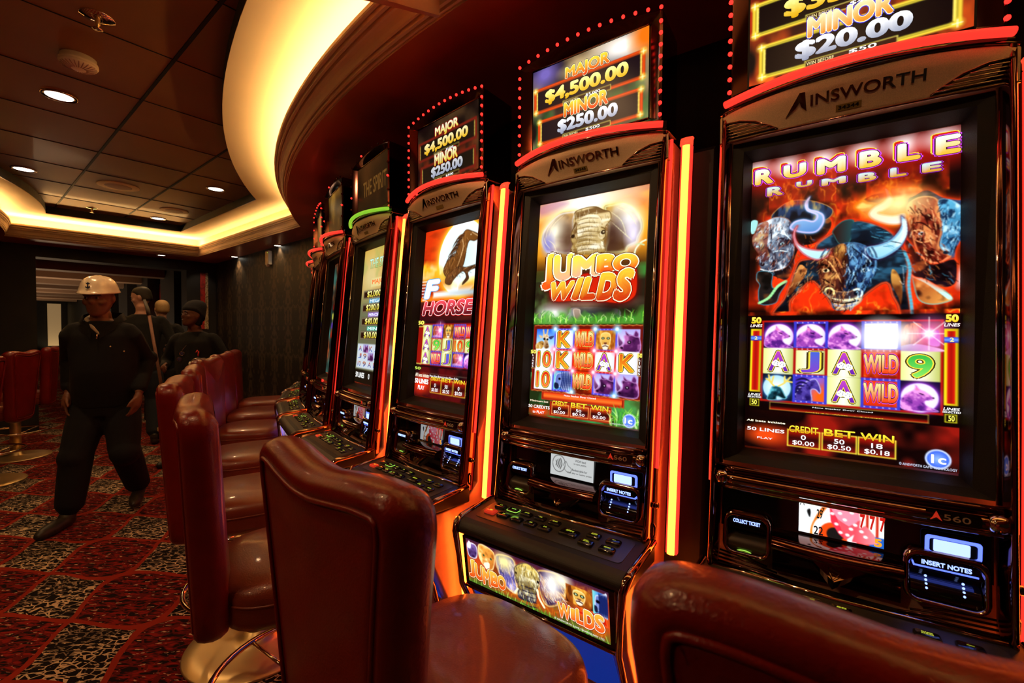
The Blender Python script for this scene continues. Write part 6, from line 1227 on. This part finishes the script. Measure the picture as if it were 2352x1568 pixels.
def eyes(q, r, white=.010):
    for s in (-1, 1):
        m = MB(); m.ball(q(s*.030, -.0835, .004), .0095, EYEW, 8); m.ball(q(s*.030, -.0925, .003), .0045, M['black'], 6); m.build('eye', None, r)
        m = MB(); m.tube([q(s*.014, -.094, .022), q(s*.030, -.095, .027), q(s*.048, -.083, .020)], [.0035, .0045, .003], None, 6); m.build('eyebrow', M['black'], r)

# man in the white helmet, mid stride towards the camera
r = person((-2.94, 3.22, 0), (.42, -.91), 'man walking forward in a white hard hat and dark coveralls', 0, 0, 0)
q, body = figure(r, 1.72, .90, [(-1, ((-.13, -.10, .50), (-.17, -.13, .10))), (1, ((.12, -.08, .50), (.12, .22, .12)))],
    [(-1, ((-.235, .10, 1.13), (-.20, -.02, .92))), (1, ((.225, .07, 1.12), (.215, -.10, .90)))],
    [((-.20, -.03, .90), (0, -.25, -1), (-1, .2, 0), (.2, -1, 0)), ((.215, -.11, .885), (-.15, -.25, -1), (1, -.35, 0), (-.35, -1, 0))],
    .0065, 'm', 'navy', 'navy', .165, 1.03, .06, ((0, -.09, 1.575), 1.02, -.16, .10), feet={-1: (-.07, -.20, 0), 1: (.02, -.19, .06)})
eyes(q, r)
# collar, tee, zip, pocket studs
m = MB(); m.tube([(-.075, -.02, 1.445), (-.07, -.095, 1.425), (-.02, -.145, 1.365), (.02, -.165, 1.32)], [.012, .014, .012, .006], None, 8); m.build('undershirt', CL['tee'], r)
m = MB(); m.loft([[(x*k, y - .005 if y < 0 else y, z) for x, y, z in ((.02, -.165, 1.335), (.075, -.13, 1.40), (.098, -.06, 1.455), (.09, .03, 1.475), (0, .06, 1.485), (-.09, .03, 1.475), (-.098, -.06, 1.455), (-.075, -.13, 1.40), (-.02, -.165, 1.335))] for k in (1., 1.06)] + [[(x*1.25, y*1.15, z-.045) for x, y, z in ((.02, -.155, 1.335), (.075, -.125, 1.40), (.098, -.06, 1.455), (.09, .03, 1.475), (0, .06, 1.485), (-.09, .03, 1.475), (-.098, -.06, 1.455), (-.075, -.125, 1.40), (-.02, -.155, 1.335))]], closed=False); m.build('collar', CL['navy'], r, fix=False)
m = MB(); m.tube([(.012, -.178, 1.325), (.012, -.186, 1.29)], .004, None, 6); m.build('zip_pull', M['bright'], r)
for x, z in ((.15, 1.20), (.08, 1.235)): m = MB(); m.ball((x, -.172 + .09*abs(x-.08)*2, z), .006, None, 6); m.build('stud', M['gold'], r)
# helmet
HM = mat('helmet_shell', (.80, .68, .50), .25, coat=.4)
def hq(x, y, z): return q(x, y, z)
m = MB(); n = 36; rings = []
for z, rx, ry in ((.032, .108, .128), (.036, .110, .131), (.050, .103, .122), (.085, .096, .114), (.115, .083, .100), (.138, .062, .077), (.150, .036, .046), (.154, .008, .01)):
    rings.append([hq((rx + (.004 if abs(math.cos(2*PI*j/n)) < .12 else 0))*math.cos(2*PI*j/n), .004 + (ry + (.022 if z < .04 and math.sin(2*PI*j/n) < -.4 else 0))*math.sin(2*PI*j/n), z + (.006 if abs(math.cos(2*PI*j/n)) < .16 and z > .06 else 0) - (.008*math.sin(2*PI*j/n)*-1 if z < .05 else 0)) for j in range(n)])
m.loft(rings); hel = m.build('hard_hat', HM, r); hel.modifiers.new('s', 'SUBSURF').render_levels = 1
m = MB(); EM = [(-.012, .0), (0, -.004), (.012, 0), (.016, .012), (.010, .008), (.004, .004), (.004, .020), (.010, .022), (.016, .030), (.008, .028), (.0, .034), (-.008, .028), (-.016, .030), (-.010, .022), (-.004, .020), (-.004, .004), (-.010, .008), (-.016, .012)]
def hs(a, z): return hq(.1035*math.sin(a)*(1 - max(0, z-.05)*1.7), .004 - (.1245*math.cos(a))*(1 - max(0, z-.05)*1.75), z)
m.prism(EM, .0, .0035, lambda a, b, t: hs(a*10.5 + .0, .072 + b*1.15)); m2 = MB(); m2.add([tuple(Vector(hs(a*9., .068 + b*1.1)) + (Vector(hs(a*9., .068 + b*1.1)) - Vector(hq(0, 0, .02))).normalized()*.006) for a, b in EM], [tuple(range(len(EM)))]); m2.build('crown_anchor_emblem', mat('emblem_navy', (.01, .015, .05), .5), hel, fix=False)
m = MB(); m.tube([hq(.1, .02, .03), hq(.088, .01, -.02), hq(.07, -.02, -.07)], .003, None, 6); m.build('chin_strap', M['black'], hel)

# tall man behind him, head in profile
r = person((-4.37, 5.25, 0), (-.55, .84), 'tall dark-haired man in black jacket and jeans, looking to the left', 0, 0, 0)
q, body = figure(r, 1.86, .95, [(-1, ((-.11, -.04, .52), (-.12, .10, .10))), (1, ((.11, -.10, .52), (.12, -.16, .10)))],
    [(-1, ((-.30, .05, 1.20), (-.24, -.16, 1.12))), (1, ((.28, .06, 1.22), (.24, -.12, 1.00)))],
    [((-.24, -.17, 1.12), (.3, -1, -.2), (-1, 0, .3), (0, -.2, 1)), ((.24, -.13, .99), (0, -.3, -1), (1, 0, 0), (-.2, -1, 0))],
    .009, 'l', 'black', 'jeans', .20, 1.0, .04, ((0, -.06, 1.73), 1.0, 1.35, .22), feet={-1: (0, -.22, 0), 1: (0, -.22, 0)}, sneak=True)
eyes(q, r); 
def hair(q, r, m, low=-.03, k=1.): 
    F = Fig(); n = 20
    for z, rx, ry, cy in (()): pass
    F.mb.loft([[q(rx*k*math.cos(2*PI*j/n), cy + ry*k*math.sin(2*PI*j/n), z + (.045 if math.sin(2*PI*j/n) < -.35 and z < .05 else 0)) for j in range(n)] for z, rx, ry, cy in ((low-.03, .060, .070, .03), (low, .076, .085, .022), (.03, .082, .092, .016), (.07, .080, .094, .012), (.10, .066, .080, .010), (.122, .040, .052, .010), (.128, .01, .012, .01))]); o = F.mb.build('hair', m, r); s = o.modifiers.new('s', 'SUBSURF'); s.levels = s.render_levels = 1; return o
hair(q, r, mat('hair_dark_brown', (.012, .007, .004), .6, noise=(120, .5), bump=(200, 1.)))
broom = empty('broom', (-3.56, 4.6, 0)); m = MB(); m.tube([(-.19, .0, 1.52), (0, .0, .34)], .014, None, 10); m.build('handle', mat('wooden_handle', (.22, .09, .05), .5, noise=(40, .3)), broom)
m = MB(); m.tube([(-.235, 0, 1.66), (-.20, 0, 1.56), (-.188, 0, 1.50)], [.012, .017, .018], None, 10); m.build('grip', mat('grip_grey', (.10, .09, .075), .5), broom)
m = MB(); m.box((-.10, -.03, .30), (.07, .03, .345)); o = m.build('head', mat('broom_head', (.55, .38, .16), .6, noise=(60, .2)), broom, bevel=.008); m = MB(); m.box((-.095, -.025, .22), (.065, .025, .30)); m.build('bristles', M['black'], broom)
tag(broom, 'long-handled broom slung across behind the helmeted man', 'broom')

# fair-haired head behind the tall man
r = person((-4.80, 6.10, 0), (-.35, .94), 'person with short fair hair seen from behind, half hidden by the tall man', 0, 0, 0)
q, body = figure(r, 1.76, .90, [(-1, ((-.11, -.02, .50), (-.12, .03, .10))), (1, ((.11, -.02, .50), (.12, .03, .10)))],
    [(-1, ((-.28, .05, 1.15), (-.24, -.16, 1.05))), (1, ((.30, .02, 1.18), (.33, -.05, 1.20)))],
    [((-.24, -.17, 1.05), (.3, -1, -.2), (-1, 0, .3), (0, -.2, 1)), ((.33, -.06, 1.2), (.6, -.5, .4), (0, .5, 1), (-.2, -1, 0))],
    .011, 'l', 'black', 'black', .19, 1.0, .0, ((0, -.02, 1.63), 1.0, 0.6, 0.0), feet={-1: (0, -.22, 0), 1: (0, -.22, 0)})
eyes(q, r); hair(q, r, mat('hair_fair', (.40, .27, .12), .6, noise=(120, .3), bump=(200, 1.)))

# woman in the black knitted hat
r = person((-3.24, 4.56, 0), (.15, -.99), 'smiling woman in a black knitted hat and dark jacket, glasses hung at her neck', 0, 0, 0)
q, body = figure(r, 1.62, .84, [(-1, ((-.10, -.05, .46), (-.12, -.04, .10))), (1, ((.10, -.05, .46), (.11, .08, .10)))],
    [(-1, ((-.28, .02, 1.03), (-.20, -.16, .98))), (1, ((.30, -.02, 1.05), (.24, -.20, 1.02)))],
    [((-.20, -.17, .98), (.5, -1, 0), (-.6, -.4, .6), (.2, 0, 1)), ((.24, -.21, 1.02), (-.4, -1, .1), (.6, -.4, .6), (-.2, 0, 1))],
    .009, 'd', 'black', 'black', .18, 1.0, .0, ((0, -.05, 1.50), .95, -.55, -.12), feet={-1: (-.10, -.19, 0), 1: (0, -.2, 0)})
eyes(q, r)
m = MB(); m.loft([[q(rx*math.cos(2*PI*j/24), cy + ry*math.sin(2*PI*j/24), z - (.075*max(0, math.sin(2*PI*j/24)+.3) if z < .1 else 0)) for j in range(24)] for z, rx, ry, cy in ((.040, .084, .100, .006), (.046, .092, .108, .008), (.075, .092, .110, .012), (.080, .088, .106, .014), (.115, .084, .104, .026), (.145, .066, .086, .034), (.165, .036, .05, .038), (.170, .006, .01, .038))]); hat = m.build('knitted_hat', mat('black_knit', (.008, .008, .012), .9, bump=(150, 1.)), r); hat.modifiers.new('s', 'SUBSURF').render_levels = 1
m = MB(); m.ball(q(-.05, .10, .12), .026, None, 8, (1.5, .8, .7)); m.build('hat_knot', hat.data.materials[0], hat)
m = MB(); F_ = Fig(); F_.mb.loft([[q(rx*math.cos(2*PI*j/16), .045 + ry*math.sin(2*PI*j/16), z) for j in range(16)] for z, rx, ry in ((-.12, .03, .02), (-.09, .06, .05), (0, .075, .065), (.05, .07, .06))]); F_.mb.build('hair', M['black'], r)
m = MB(); m.ball(q(0, -.082, -.058), .016, None, 8, (1.4, .6, .35)); m.build('teeth', CL['tee'], r)
m = MB(); m.ball(q(.078, -.0, -.035), .006, None, 6); m.build('earring', M['bright'], r)
m = MB()
for s in (-1, 1): m.tube([(-.06 + .03*s*.4 + .022*math.cos(a), -.155, 1.09 + s*.028 + .020*math.sin(a)) for a in np.arange(12)*PI/6], .0025, M['bright'], 6, True); m.ball((-.06 + .03*s*.4, -.155, 1.09 + s*.028), .019, mat('tinted_lens', (.06, .05, .12), .1), 6, (1, .15, 1))
m.tube([(-.055, -.155, 1.13), (-.04, -.15, 1.16), (-.02, -.13, 1.20)], .0025, M['bright'], 6); m.build('hanging_glasses', None, r)
m = MB(); m.tube([(.075, -.150, 1.125), (.09, -.150, 1.15), (.10, -.150, 1.135), (.098, -.155, 1.09)], .006, None, 6); m.build('red_ribbon', mat('red_ribbon', (.7, .04, .03), .5), r)
m = MB(); m.tube([(.14 + .075*math.cos(a), -.24, 1.0 + .075*math.sin(a)) for a in np.linspace(.3, 2.7, 10)], .006, None, 8); hp = m.build('headband', M['metal'], None)
g = empty('headphones', (0, 0, 0)); hp.parent = g; g.location = r.location; g.rotation_euler = r.rotation_euler
for a in (.25, 2.75): m = MB(); m.ball((.14 + .077*math.cos(a), -.24, .995 + .07*math.sin(a)), .018, None, 8, (.6, 1, 1.2)); m.build('ear_pad', M['white'], g)
tag(g, 'thin arched headband with pale ends held in front of the woman', 'headband')
